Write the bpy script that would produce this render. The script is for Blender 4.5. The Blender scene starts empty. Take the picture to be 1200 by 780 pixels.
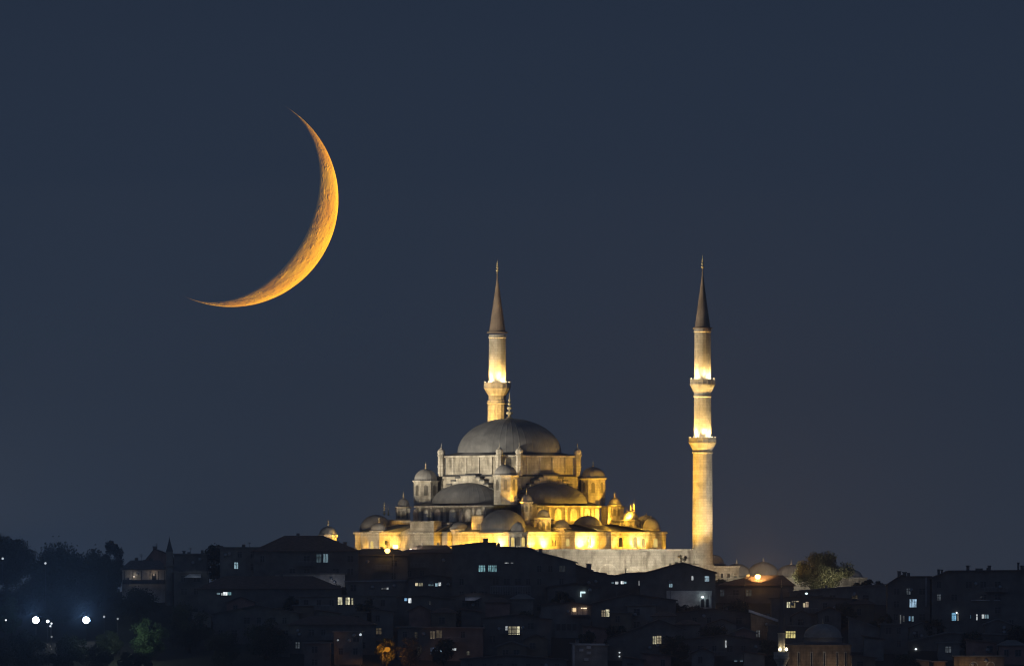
import bpy, math, random
from math import pi, sin, cos, radians, sqrt, atan2
from mathutils import Vector, Matrix

C = bpy.context.scene.collection
SC = bpy.context.scene
R = random.Random(7)

EXPO = 4.2           # long night exposure; lamps and sky are set against it

# ------------------------------------------------------------------ camera
D = 3000.0            # metres from the camera to the great dome
S = 0.2               # metres per photo pixel at that distance
ZC = -11.0            # camera height (foot of the prayer hall is 0)
cam_d = bpy.data.cameras.new('camera')
cam_d.sensor_width = 36.0
cam_d.lens = 36.0 * D / (1200 * S)
cam_d.shift_y = (700 - 390) / 1200.0
cam_d.clip_start = 1.0
cam_d.clip_end = 90000.0
cam = bpy.data.objects.new('camera', cam_d)
C.objects.link(cam)
cam.location = (0, -D, ZC)
cam.rotation_euler = (pi / 2, 0, 0)
SC.camera = cam

# ------------------------------------------------------------------ sky
world = bpy.data.worlds.new('World')
SC.world = world
world.use_nodes = True
wn = world.node_tree
wn.nodes.clear()
w_out = wn.nodes.new('ShaderNodeOutputWorld')
w_bg = wn.nodes.new('ShaderNodeBackground')
w_tc = wn.nodes.new('ShaderNodeTexCoord')
w_sep = wn.nodes.new('ShaderNodeSeparateXYZ')
w_ramp = wn.nodes.new('ShaderNodeValToRGB')
w_map = wn.nodes.new('ShaderNodeMapRange')
wn.links.new(w_tc.outputs['Generated'], w_sep.inputs[0])
wn.links.new(w_sep.outputs['Z'], w_map.inputs['Value'])
w_map.inputs['From Min'].default_value = -0.005
w_map.inputs['From Max'].default_value = 0.055
el = w_ramp.color_ramp.elements
el[0].position = 0.0;  el[0].color = (0.0320, 0.0440, 0.0670, 1)
el[1].position = 1.0;  el[1].color = (0.0165, 0.0262, 0.0490, 1)
e = el.new(0.22); e.color = (0.0280, 0.0402, 0.0640, 1)
e = el.new(0.50); e.color = (0.0228, 0.0348, 0.0595, 1)
e = el.new(0.80); e.color = (0.0200, 0.0312, 0.0550, 1)
wn.links.new(w_map.outputs[0], w_ramp.inputs[0])
# dusky skyglow over the lit mosque, fading to cooler blue on both sides
w_d = wn.nodes.new('ShaderNodeVectorMath'); w_d.operation = 'DISTANCE'
w_d.inputs[1].default_value = (0.017, 1.0, 0.0)
wn.links.new(w_tc.outputs['Generated'], w_d.inputs[0])
w_g = wn.nodes.new('ShaderNodeMapRange'); w_g.interpolation_type = 'SMOOTHSTEP'
w_g.inputs['From Min'].default_value = 0.040
w_g.inputs['From Max'].default_value = 0.0
w_g.inputs['To Min'].default_value = 0.0
w_g.inputs['To Max'].default_value = 1.0
wn.links.new(w_d.outputs['Value'], w_g.inputs['Value'])
w_mix = wn.nodes.new('ShaderNodeMix'); w_mix.data_type = 'RGBA'; w_mix.blend_type = 'ADD'
w_mix.inputs[7].default_value = (0.0098, 0.0052, 0.0016, 1)
wn.links.new(w_g.outputs[0], w_mix.inputs[0])
wn.links.new(w_ramp.outputs[0], w_mix.inputs[6])
# bluish sky glow added behind the viewer to lift the dark house fronts
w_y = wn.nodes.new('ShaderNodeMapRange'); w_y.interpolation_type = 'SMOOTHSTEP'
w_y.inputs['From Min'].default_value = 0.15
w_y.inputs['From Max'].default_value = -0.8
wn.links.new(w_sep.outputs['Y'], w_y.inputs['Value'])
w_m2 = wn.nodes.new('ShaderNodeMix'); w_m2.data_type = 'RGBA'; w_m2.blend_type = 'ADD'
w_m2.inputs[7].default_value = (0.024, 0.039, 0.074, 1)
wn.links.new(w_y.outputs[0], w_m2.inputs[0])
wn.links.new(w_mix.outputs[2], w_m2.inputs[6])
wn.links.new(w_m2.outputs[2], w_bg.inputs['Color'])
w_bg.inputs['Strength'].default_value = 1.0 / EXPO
wn.links.new(w_bg.outputs[0], w_out.inputs[0])

# ------------------------------------------------------------------ sun (below the horizon: reaches only the moon)
sun_d = bpy.data.lights.new('sun', 'SUN')
sun_d.energy = 5.0
sun_d.angle = radians(0.5)
sun_d.color = (1.0, 0.93, 0.82)
sun = bpy.data.objects.new('sun', sun_d)
C.objects.link(sun)
ELONG = radians(37.0)
to_sun = Vector((0.893 * sin(ELONG), cos(ELONG), -0.449 * sin(ELONG))).normalized()
sun.rotation_euler = to_sun.to_track_quat('Z', 'Y').to_euler()

# ------------------------------------------------------------------ exposure and render settings
SC.view_settings.view_transform = 'Standard'
SC.view_settings.look = 'None'
SC.view_settings.exposure = math.log2(EXPO)
SC.view_settings.gamma = 1.0
SC.view_settings.use_curve_mapping = False
SC.render.engine = 'CYCLES'
SC.cycles.max_bounces = 4
SC.cycles.diffuse_bounces = 2
SC.cycles.glossy_bounces = 1
SC.cycles.transparent_max_bounces = 8
SC.cycles.sample_clamp_indirect = 2.0
SC.cycles.use_denoising = True
SC.cycles.use_adaptive_sampling = False
SC.cycles.use_light_tree = True
SC.cycles.filter_width = 1.1
SC.cycles.caustics_reflective = False
SC.cycles.caustics_refractive = False


# ------------------------------------------------------------------ mapping helpers
def kk(y):
    return S * (D + y) / D

def WX(px, y):
    return (px - 600.0) * kk(y)

def WZ(py, y):
    return ZC + (700.0 - py) * kk(y)


# ------------------------------------------------------------------ mesh builder
class MB:
    def __init__(self):
        self.v = []
        self.f = []
        self.sm = []
    def add(self, vs, fs, smooth=False):
        o = len(self.v)
        self.v += [tuple(p) for p in vs]
        for f in fs:
            self.f.append(tuple(i + o for i in f))
            self.sm.append(smooth)
        return self
    def box(self, x0, x1, y0, y1, z0, z1):
        vs = [(x0, y0, z0), (x1, y0, z0), (x1, y1, z0), (x0, y1, z0), (x0, y0, z1), (x1, y0, z1), (x1, y1, z1), (x0, y1, z1)]
        return self.add(vs, [(0, 3, 2, 1), (4, 5, 6, 7), (0, 1, 5, 4), (1, 2, 6, 5), (2, 3, 7, 6), (3, 0, 4, 7)])
    def frustum(self, p0, z0, p1, z1):
        n = len(p0)
        vs = [(x, y, z0) for x, y in p0] + [(x, y, z1) for x, y in p1]
        fs = [(i, (i + 1) % n, n + (i + 1) % n, n + i) for i in range(n)]
        fs += [tuple(reversed(range(n))), tuple(range(n, 2 * n))]
        return self.add(vs, fs)
    def prism(self, poly, z0, z1):
        return self.frustum(poly, z0, poly, z1)
    def slab_y(self, pts, y0, y1):
        """polygon in x,z extruded along y"""
        n = len(pts)
        vs = [(x, y0, z) for x, z in pts] + [(x, y1, z) for x, z in pts]
        fs = [(i, (i + 1) % n, n + (i + 1) % n, n + i) for i in range(n)]
        fs += [tuple(reversed(range(n))), tuple(range(n, 2 * n))]
        return self.add(vs, fs)
    def lathe(self, prof, seg=24, cx=0, cy=0, smooth=True, a0=0.0):
        vs = []
        n = len(prof)
        for r, z in prof:
            for k in range(seg):
                a = a0 + 2 * pi * k / seg
                vs.append((cx + r * cos(a), cy + r * sin(a), z))
        fs = []
        for i in range(n - 1):
            for k in range(seg):
                k2 = (k + 1) % seg
                fs.append((i * seg + k, i * seg + k2, (i + 1) * seg + k2, (i + 1) * seg + k))
        self.add(vs, fs, smooth)
        if prof[0][0] > 1e-4:
            self.add([vs[k] for k in range(seg)], [tuple(reversed(range(seg)))])
        if prof[-1][0] > 1e-4:
            self.add([vs[(n - 1) * seg + k] for k in range(seg)], [tuple(range(seg))])
        return self
    def tube(self, p, q, r0, r1=None, seg=8):
        r1 = r0 if r1 is None else r1
        p, q = Vector(p), Vector(q)
        d = (q - p).normalized()
        a = d.orthogonal().normalized()
        b = d.cross(a)
        vs = []
        for c, r in ((p, r0), (q, r1)):
            for k in range(seg):
                t = 2 * pi * k / seg
                vs.append(c + a * (r * cos(t)) + b * (r * sin(t)))
        fs = [(k, (k + 1) % seg, seg + (k + 1) % seg, seg + k) for k in range(seg)]
        fs += [tuple(reversed(range(seg))), tuple(range(seg, 2 * seg))]
        return self.add(vs, fs, True)
    def obj(self, name, mat, parent=None, loc=(0, 0, 0), rotz=0.0):
        me = bpy.data.meshes.new(name)
        me.from_pydata(self.v, [], self.f)
        me.polygons.foreach_set('use_smooth', self.sm)
        me.materials.append(mat)
        me.update()
        o = bpy.data.objects.new(name, me)
        C.objects.link(o)
        o.location = loc
        o.rotation_euler = (0, 0, rotz)
        if parent is not None:
            o.parent = parent
        return o


def tag(o, label=None, cat=None, group=None, kind=None):
    if label: o['label'] = label
    if cat: o['category'] = cat
    if group: o['group'] = group
    if kind: o['kind'] = kind
    return o

def empty(name, loc, label, cat, group=None, rotz=0.0):
    o = bpy.data.objects.new(name, None)
    C.objects.link(o)
    o.location = loc
    o.rotation_euler = (0, 0, rotz)
    o.empty_display_size = 0.5
    return tag(o, label, cat, group)


# ------------------------------------------------------------------ materials
def new_mat(name):
    m = bpy.data.materials.new(name)
    m.use_nodes = True
    nt = m.node_tree
    b = nt.nodes['Principled BSDF']
    return m, nt, b

def N(nt, t, **kw):
    n = nt.nodes.new(t)
    for k, v in kw.items():
        setattr(n, k, v)
    return n

def noise(nt, scale, detail=4, vec=None):
    n = N(nt, 'ShaderNodeTexNoise')
    n.inputs['Scale'].default_value = scale
    n.inputs['Detail'].default_value = detail
    if vec is not None:
        nt.links.new(vec, n.inputs['Vector'])
    return n

def ramp(nt, fac, stops):
    r = N(nt, 'ShaderNodeValToRGB')
    els = r.color_ramp.elements
    els[0].position, els[0].color = stops[0][0], (*stops[0][1], 1)
    els[1].position, els[1].color = stops[-1][0], (*stops[-1][1], 1)
    for p, c in stops[1:-1]:
        els.new(p).color = (*c, 1)
    nt.links.new(fac, r.inputs[0])
    return r

def mul(c, f):
    return tuple(x * f for x in c)

def stone_mat(name, col, block=True, rough=0.85, streak=0.9):
    m, nt, b = new_mat(name)
    tc = N(nt, 'ShaderNodeTexCoord')
    n1 = noise(nt, 0.35, 6, tc.outputs['Object'])
    mp = N(nt, 'ShaderNodeMapping')
    mp.inputs['Scale'].default_value = (1.0, 1.0, 0.30)
    nt.links.new(tc.outputs['Object'], mp.inputs[0])
    n2 = noise(nt, 1.0, 5, mp.outputs[0])
    r1 = ramp(nt, n1.outputs['Fac'], [(0.3, mul(col, 0.5)), (0.46, mul(col, 0.95)), (0.72, mul(col, 1.18))])
    r2 = ramp(nt, n2.outputs['Fac'], [(0.34, (0.5, 0.48, 0.45)), (0.54, (1, 1, 1))])
    mx = N(nt, 'ShaderNodeMix', data_type='RGBA', blend_type='MULTIPLY')
    mx.inputs[0].default_value = streak
    nt.links.new(r1.outputs[0], mx.inputs[6]); nt.links.new(r2.outputs[0], mx.inputs[7])
    out = mx.outputs[2]
    if block:
        sp = N(nt, 'ShaderNodeSeparateXYZ'); nt.links.new(tc.outputs['Object'], sp.inputs[0])
        ad = N(nt, 'ShaderNodeMath', operation='ADD'); nt.links.new(sp.outputs[0], ad.inputs[0]); nt.links.new(sp.outputs[1], ad.inputs[1])
        cb = N(nt, 'ShaderNodeCombineXYZ'); nt.links.new(ad.outputs[0], cb.inputs[0]); nt.links.new(sp.outputs[2], cb.inputs[1])
        br = N(nt, 'ShaderNodeTexBrick')
        nt.links.new(cb.outputs[0], br.inputs['Vector'])
        br.inputs['Scale'].default_value = 1.0
        br.inputs['Brick Width'].default_value = 1.3
        br.inputs['Row Height'].default_value = 0.6
        br.inputs['Mortar Size'].default_value = 0.045
        br.inputs['Color1'].default_value = (1, 1, 1, 1)
        br.inputs['Color2'].default_value = (0.66, 0.64, 0.60, 1)
        br.inputs['Mortar'].default_value = (0.45, 0.43, 0.40, 1)
        m2 = N(nt, 'ShaderNodeMix', data_type='RGBA', blend_type='MULTIPLY')
        m2.inputs[0].default_value = 0.58
        nt.links.new(out, m2.inputs[6]); nt.links.new(br.outputs['Color'], m2.inputs[7])
        out = m2.outputs[2]
    nt.links.new(out, b.inputs['Base Color'])
    b.inputs['Roughness'].default_value = rough
    bp = N(nt, 'ShaderNodeBump'); bp.inputs['Strength'].default_value = 0.35; bp.inputs['Distance'].default_value = 0.08
    n3 = noise(nt, 2.5, 6, tc.outputs['Object'])
    nt.links.new(n3.outputs['Fac'], bp.inputs['Height']); nt.links.new(bp.outputs[0], b.inputs['Normal'])
    return m

def lead_mat(name, col, ribs=0, rough=0.55):
    m, nt, b = new_mat(name)
    tc = N(nt, 'ShaderNodeTexCoord')
    n1 = noise(nt, 0.5, 6, tc.outputs['Object'])
    r1 = ramp(nt, n1.outputs['Fac'], [(0.3, mul(col, 0.7)), (0.52, col), (0.75, mul(col, 1.3))])
    out = r1.outputs[0]
    if ribs:
        sp = N(nt, 'ShaderNodeSeparateXYZ'); nt.links.new(tc.outputs['Object'], sp.inputs[0])
        at = N(nt, 'ShaderNodeMath', operation='ARCTAN2'); nt.links.new(sp.outputs[1], at.inputs[0]); nt.links.new(sp.outputs[0], at.inputs[1])
        mm = N(nt, 'ShaderNodeMath', operation='MULTIPLY'); nt.links.new(at.outputs[0], mm.inputs[0]); mm.inputs[1].default_value = ribs
        sn = N(nt, 'ShaderNodeMath', operation='SINE'); nt.links.new(mm.outputs[0], sn.inputs[0])
        pw = N(nt, 'ShaderNodeMapRange'); nt.links.new(sn.outputs[0], pw.inputs['Value'])
        pw.inputs['From Min'].default_value = 0.55; pw.inputs['From Max'].default_value = 1.0
        bp = N(nt, 'ShaderNodeBump'); bp.inputs['Strength'].default_value = 0.35; bp.inputs['Distance'].default_value = 0.09
        ad = N(nt, 'ShaderNodeMath', operation='ADD')
        n3 = noise(nt, 1.2, 5, tc.outputs['Object'])
        nt.links.new(pw.outputs[0], ad.inputs[0]); nt.links.new(n3.outputs['Fac'], ad.inputs[1])
        nt.links.new(ad.outputs[0], bp.inputs['Height']); nt.links.new(bp.outputs[0], b.inputs['Normal'])
    nt.links.new(out, b.inputs['Base Color'])
    b.inputs['Roughness'].default_value = rough
    b.inputs['Specular IOR Level'].default_value = 0.25
    return m

def plain_mat(name, col, rough=0.7, metal=0.0, var=0.38, scale=0.45):
    m, nt, b = new_mat(name)
    tc = N(nt, 'ShaderNodeTexCoord')
    n1 = noise(nt, scale, 5, tc.outputs['Object'])
    r1 = ramp(nt, n1.outputs['Fac'], [(0.3, mul(col, 1 - var)), (0.7, mul(col, 1 + var))])
    nt.links.new(r1.outputs[0], b.inputs['Base Color'])
    b.inputs['Roughness'].default_value = rough
    b.inputs['Metallic'].default_value = metal
    return m

def tile_mat(name, col):
    m, nt, b = new_mat(name)
    tc = N(nt, 'ShaderNodeTexCoord')
    n1 = noise(nt, 1.2, 6, tc.outputs['Object'])
    r1 = ramp(nt, n1.outputs['Fac'], [(0.3, mul(col, 0.6)), (0.7, mul(col, 1.35))])
    wv = N(nt, 'ShaderNodeTexWave'); wv.inputs['Scale'].default_value = 1.6; wv.inputs['Distortion'].default_value = 0.4
    nt.links.new(tc.outputs['Object'], wv.inputs['Vector'])
    bp = N(nt, 'ShaderNodeBump'); bp.inputs['Strength'].default_value = 0.6; bp.inputs['Distance'].default_value = 0.08
    nt.links.new(wv.outputs['Fac'], bp.inputs['Height']); nt.links.new(bp.outputs[0], b.inputs['Normal'])
    nt.links.new(r1.outputs[0], b.inputs['Base Color'])
    b.inputs['Roughness'].default_value = 0.85
    return m

_glow = {}
def glow_mat(col, strength, name='lit_glass', var=0.7):
    key = (col, round(strength, 3), name)
    if key in _glow:
        return _glow[key]
    m = bpy.data.materials.new(name)
    m.use_nodes = True
    nt = m.node_tree
    nt.nodes.clear()
    out = N(nt, 'ShaderNodeOutputMaterial')
    em = N(nt, 'ShaderNodeEmission')
    tc = N(nt, 'ShaderNodeTexCoord')
    mp = N(nt, 'ShaderNodeMapping'); mp.inputs['Scale'].default_value = (2.2, 2.2, 0.9)
    nt.links.new(tc.outputs['Object'], mp.inputs[0])
    n1 = noise(nt, 1.0, 3, mp.outputs[0])
    r1 = ramp(nt, n1.outputs['Fac'], [(0.35, mul(col, 1 - var)), (0.62, mul(col, 1.1))])
    nt.links.new(r1.outputs[0], em.inputs['Color'])
    em.inputs['Strength'].default_value = strength / EXPO
    nt.links.new(em.outputs[0], out.inputs[0])
    _glow[key] = m
    return m

M = {}
M['stone'] = stone_mat('limestone', (0.47, 0.44, 0.38))
M['stone_minaret'] = stone_mat('minaret_stone', (0.50, 0.47, 0.40), streak=0.35)
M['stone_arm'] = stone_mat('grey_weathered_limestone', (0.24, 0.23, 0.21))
M['stone_smooth'] = stone_mat('dressed_limestone', (0.60, 0.57, 0.50))
M['lead'] = lead_mat('lead_sheet', (0.085, 0.087, 0.092))
M['lead_cone'] = lead_mat('weathered_cone_lead', (0.26, 0.20, 0.15), ribs=8)
M['lead_dome'] = lead_mat('ribbed_lead', (0.17, 0.174, 0.182), ribs=46)
M['lead_small'] = lead_mat('small_dome_lead', (0.24, 0.235, 0.23), ribs=16)
M['niche'] = stone_mat('recessed_grille', (0.16, 0.15, 0.13), block=False)
M['gilt'] = plain_mat('gilt_metal', (0.72, 0.60, 0.34), rough=0.45, metal=0.15)
M['lattice'] = stone_mat('window_lattice', (0.74, 0.70, 0.62), block=False)
M['dark_glass'] = plain_mat('dark_glass', (0.02, 0.022, 0.026), rough=0.15)
M['frame'] = plain_mat('window_frame_paint', (0.14, 0.135, 0.13), rough=0.6)
M['tile'] = tile_mat('clay_tiles', (0.13, 0.085, 0.07))
M['tile2'] = tile_mat('old_tiles', (0.10, 0.082, 0.078))
M['slab'] = plain_mat('concrete_slab', (0.16, 0.155, 0.15))
M['sheet'] = plain_mat('pale_sheet_roof', (0.34, 0.34, 0.35))
M['plaster_d'] = plain_mat('dark_plaster', (0.145, 0.138, 0.13), rough=0.9)
M['plaster_m'] = plain_mat('grey_plaster', (0.20, 0.19, 0.178), rough=0.9)
M['plaster_p'] = plain_mat('pale_plaster', (0.5, 0.47, 0.43), rough=0.9)
M['plaster_r'] = plain_mat('reddish_plaster', (0.30, 0.18, 0.15), rough=0.9)
M['brick'] = stone_mat('brown_stone', (0.30, 0.22, 0.15))
M['metal'] = plain_mat('painted_metal', (0.10, 0.10, 0.105), rough=0.5)
M['bark'] = plain_mat('bark', (0.05, 0.04, 0.03), rough=0.95)
M['ground'] = plain_mat('soil', (0.024, 0.024, 0.020), rough=1.0, scale=0.05)
M['paving'] = plain_mat('terrace_paving', (0.32, 0.30, 0.26), rough=0.9)

def leaf_mat(name, col):
    m, nt, b = new_mat(name)
    tc = N(nt, 'ShaderNodeTexCoord')
    n1 = noise(nt, 0.6, 4, tc.outputs['Object'])
    r1 = ramp(nt, n1.outputs['Fac'], [(0.3, mul(col, 0.55)), (0.5, col), (0.72, mul(col, 1.5))])
    nt.links.new(r1.outputs[0], b.inputs['Base Color'])
    b.inputs['Roughness'].default_value = 0.7
    return m

M['leaf'] = leaf_mat('dark_leaves', (0.030, 0.042, 0.024))
M['leaf_g'] = leaf_mat('green_leaves', (0.055, 0.10, 0.04))
M['leaf_o'] = leaf_mat('olive_leaves', (0.088, 0.094, 0.042))
M['leaf_b'] = leaf_mat('brownish_leaves', (0.06, 0.055, 0.04))

# ------------------------------------------------------------------ lamps
def lamp(kind, loc, power, col, radius=0.25, parent=None, aim=None, size=60, blend=0.6, name='lamp'):
    d = bpy.data.lights.new(name, kind)
    d.energy = power / EXPO
    d.color = col
    d.shadow_soft_size = radius
    o = bpy.data.objects.new(name, d)
    C.objects.link(o)
    o.location = loc
    if kind == 'SPOT':
        d.spot_size = radians(size)
        d.spot_blend = blend
        v = Vector(aim) - Vector(loc)
        o.rotation_euler = (-v).to_track_quat('Z', 'Y').to_euler()
    if parent is not None:
        o.parent = parent
    return o

SODIUM = (1.0, 0.54, 0.06)
YEL = (1.0, 0.51, 0.04)
HOT = (1.0, 0.74, 0.30)
WARMW = (1.0, 0.875, 0.66)
COOL = (0.62, 0.82, 1.0)

# ------------------------------------------------------------------ ground
GP = -9.6      # level of the ground round the mosque
def gz(y):
    if y > -46: return GP
    if y > -230: return GP + (y + 46) * (27.0 / 184)
    if y > -420: return -36.6 + (y + 230) * (30.0 / 190)
    return -66.6

def back_z(x, y):
    z = gz(y)
    if y > 60: z = max(-66.6, GP - (y - 60) * 0.12)
    return z

def make_ground():
    ys = [-3600, -3000, -1500, -700, -420]
    ys += [-420 + 10 * i for i in range(1, 48)]
    ys += [60, 120, 300, 560, 1000, 3000, 6000, 9000]
    ys = sorted(set(ys))
    xs = [-7000, -3000, -1000, -400] + [-300 + 12 * i for i in range(51)] + [400, 1000, 3000, 7000]
    rr = random.Random(3)
    vs, fs = [], []
    for y in ys:
        for x in xs:
            j = rr.uniform(-0.3, 0.3) if (-240 < y < -50 and abs(x) < 300) else 0
            vs.append((x, y, back_z(x, y) + j))
    nx = len(xs)
    for i in range(len(ys) - 1):
        for k in range(nx - 1):
            fs.append((i * nx + k, i * nx + k + 1, (i + 1) * nx + k + 1, (i + 1) * nx + k))
    mb = MB().add(vs, fs, True)
    tag(mb.obj('hillside_ground', M['ground']), kind='structure')
make_ground()

# ------------------------------------------------------------------ the great mosque
MX = -0.6     # world x of the dome axis (photo px 597)
mosque = empty('mosque', (MX, 0, 0), 'large floodlit stone mosque with a great grey central dome and stepped smaller domes', 'mosque', rotz=radians(-135))
# local axes: x = v (left-front), y = u (right-front)

def zz(py):
    return (645 - py) * S

def L(px, t):
    """photo column and depth towards the viewer (in photo pixels) -> local x, y"""
    X = (px - 597) * S
    T = t * S
    u = (X + T) / sqrt(2); v = (T - X) / sqrt(2)
    return (v, u)

def dome_prof(r, h, z0=0.0, n=14, lip=0.0):
    p = []
    if lip: p.append((r + lip, z0)); p.append((r + lip * 0.6, z0 + 0.12))
    for i in range(n + 1):
        a = pi / 2 * i / n
        p.append((max(r * cos(a), 0.0001), z0 + h * sin(a) + (0.12 if lip else 0)))
    return p

def finial_prof(h, r):
    p = [(r * 0.5, 0), (r * 0.35, h * 0.08)]
    for zc_, rr in ((0.16, 1.0), (0.36, 0.75), (0.53, 0.55), (0.68, 0.4)):
        hh = 0.085 * h * (0.6 + 0.4 * rr)
        for a in (-80, -40, 0, 40, 80):
            p.append((max(r * rr * cos(radians(a)), r * 0.13), h * zc_ + hh * sin(radians(a))))
        p.append((r * 0.14, h * (zc_ + 0.105)))
    p.append((r * 0.12, h * 0.8)); p.append((0.001, h))
    return p

def finial(parent, loc, h, r, mat=None):
    return MB().lathe(finial_prof(h, r), 10).obj('finial', mat or M['gilt'], parent, loc)

def oct_poly(cx, cy, r, n=8, rot=0.0):
    return [(cx + r * cos(rot + 2 * pi * (k + 0.5) / n), cy + r * sin(rot + 2 * pi * (k + 0.5) / n)) for k in range(n)]

def turret(px, t, py_base, py_cor, r_px, py_top, fin_px, n=8, name='turret', dome_r=None, band_px=3.0, windows=False, parent=None, rot=0.0):
    """octagonal turret with a lipped lead dome and a finial; r_px etc. in photo pixels"""
    x, y = L(px, t)
    r = r_px * S
    zb, zcn = zz(py_base), zz(py_cor)
    mb = MB()
    mb.prism(oct_poly(0, 0, r, n, rot), 0, zcn - zb - 0.35)
    mb.frustum(oct_poly(0, 0, r * 1.02, n, rot), zcn - zb - 0.352, oct_poly(0, 0, r + 0.38, n, rot), zcn - zb - 0.05)
    mb.prism(oct_poly(0, 0, r + 0.40, n, rot), zcn - zb - 0.05, zcn - zb + 0.12)
    o = mb.obj(name, M['stone_smooth'], parent or mosque, (x, y, zb))
    dr = (dome_r or r_px * 0.93) * S
    hgt = zcn - max(zb, zz(py_cor + r_px * 2.2))
    if hgt > 1.6 and n == 8:
        wt, wb_ = zcn - zb - 0.9, zcn - zb - min(hgt * 0.75, 3.4)
        for kf in range(8):
            a_ = rot + 2 * pi * (kf + 1) / n
            if not (-0.7 < a_ < 2.3 or a_ > 5.4): continue
            ap = r * cos(pi / n)
            c_, s_ = cos(a_), sin(a_)
            hw_ = min(0.42, r * 0.2)
            pts = [(-hw_, wb_), (hw_, wb_), (hw_, wt - hw_), (hw_ * .7, wt - hw_ * .3), (0, wt), (-hw_ * .7, wt - hw_ * .3), (-hw_, wt - hw_)]
            m_ = len(pts)
            vs_ = [(c_ * (ap + d_) - s_ * q, s_ * (ap + d_) + c_ * q, z_) for d_ in (-0.02, 0.07) for q, z_ in pts]
            MB().add(vs_, [(i, (i + 1) % m_, m_ + (i + 1) % m_, m_ + i) for i in range(m_)] + [tuple(reversed(range(m_))), tuple(range(m_, 2 * m_))]).obj('window', M['niche'], o)
    hd = (py_cor - py_top) * S
    MB().lathe(dome_prof(dr, hd - 0.2, 0, 10, lip=0.15), 24).obj('dome', M['lead_small'], o, (0, 0, zcn - zb + 0.12))
    if fin_px:
        finial(o, (0, 0, zcn - zb + hd - 0.05), fin_px * S, 0.26 if fin_px < 14 else 0.34)
    return o

# --- lower outer walls: zigzag of faces (px, depth towards viewer)
zig = [(417, 67), (423, 61), (445, 83), (470, 58), (481, 69), (481, 84), (509, 112), (518, 103), (525, 110), (530, 105), (537, 112), (537, 115),
       (597, 175), (607, 182), (618, 170), (657, 131), (673, 147), (701, 119), (715, 133), (760, 88), (775, 103), (779, 99), (752, -110), (440, -110)]
zig_l = [L(*p) for p in zig]

def poly_offset(poly, d):
    """offset a closed polygon outward (poly clockwise or not is detected)"""
    n = len(poly)
    area = sum(poly[i][0] * poly[(i + 1) % n][1] - poly[(i + 1) % n][0] * poly[i][1] for i in range(n))
    sg = 1 if area > 0 else -1
    out = []
    for i in range(n):
        p0, p1, p2 = Vector(poly[i - 1]), Vector(poly[i]), Vector(poly[(i + 1) % n])
        if (p1 - p0).length < 1e-6 or (p2 - p1).length < 1e-6:
            out.append(tuple(p1)); continue
        d1, d2 = (p1 - p0).normalized(), (p2 - p1).normalized()
        n1 = Vector((d1.y, -d1.x)) * sg; n2 = Vector((d2.y, -d2.x)) * sg
        b = (n1 + n2)
        if b.length < 0.3:
            out.append(tuple(p1 + n1 * d)); continue
        b.normalize()
        k = d / max(0.45, b.dot(n1))
        out.append(tuple(p1 + b * k))
    return out

mb = MB()
mb.prism(zig_l, GP, zz(625.6))
mb.obj('outer_wall', M['stone'], mosque)
MB().prism(poly_offset(zig_l, 0.10), zz(629.3), zz(628.2)).obj('string_course', M['stone_smooth'], mosque)
MB().prism(poly_offset(zig_l, 0.42), zz(625.5), zz(623.6)).obj('cornice', M['stone_smooth'], mosque)
MB().prism(poly_offset(zig_l, 0.22), zz(623.5), zz(622.8)).obj('lead_roof', M['lead'], mosque)

cxl = sum(p[0] for p in zig_l) / len(zig_l); cyl = sum(p[1] for p in zig_l) / len(zig_l)
MB().frustum([(cxl + (x - cxl) * 0.955, cyl + (y - cyl) * 0.955) for x, y in zig_l], zz(622.7), [(cxl + (x - cxl) * 0.70, cyl + (y - cyl) * 0.70) for x, y in zig_l], zz(614.5)).obj('sloping_lead_roof', M['lead'], mosque)
# pale projecting block on the left
pb = [L(481.2, 84.6), L(509.2, 112.6), L(518, 103.8), L(500, 80)]
MB().prism(pb, zz(625.4), zz(612)).obj('stair_block', M['stone'], mosque)
MB().prism(poly_offset(pb, 0.15), zz(611.9), zz(611)).obj('cornice', M['stone_smooth'], mosque)

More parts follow.
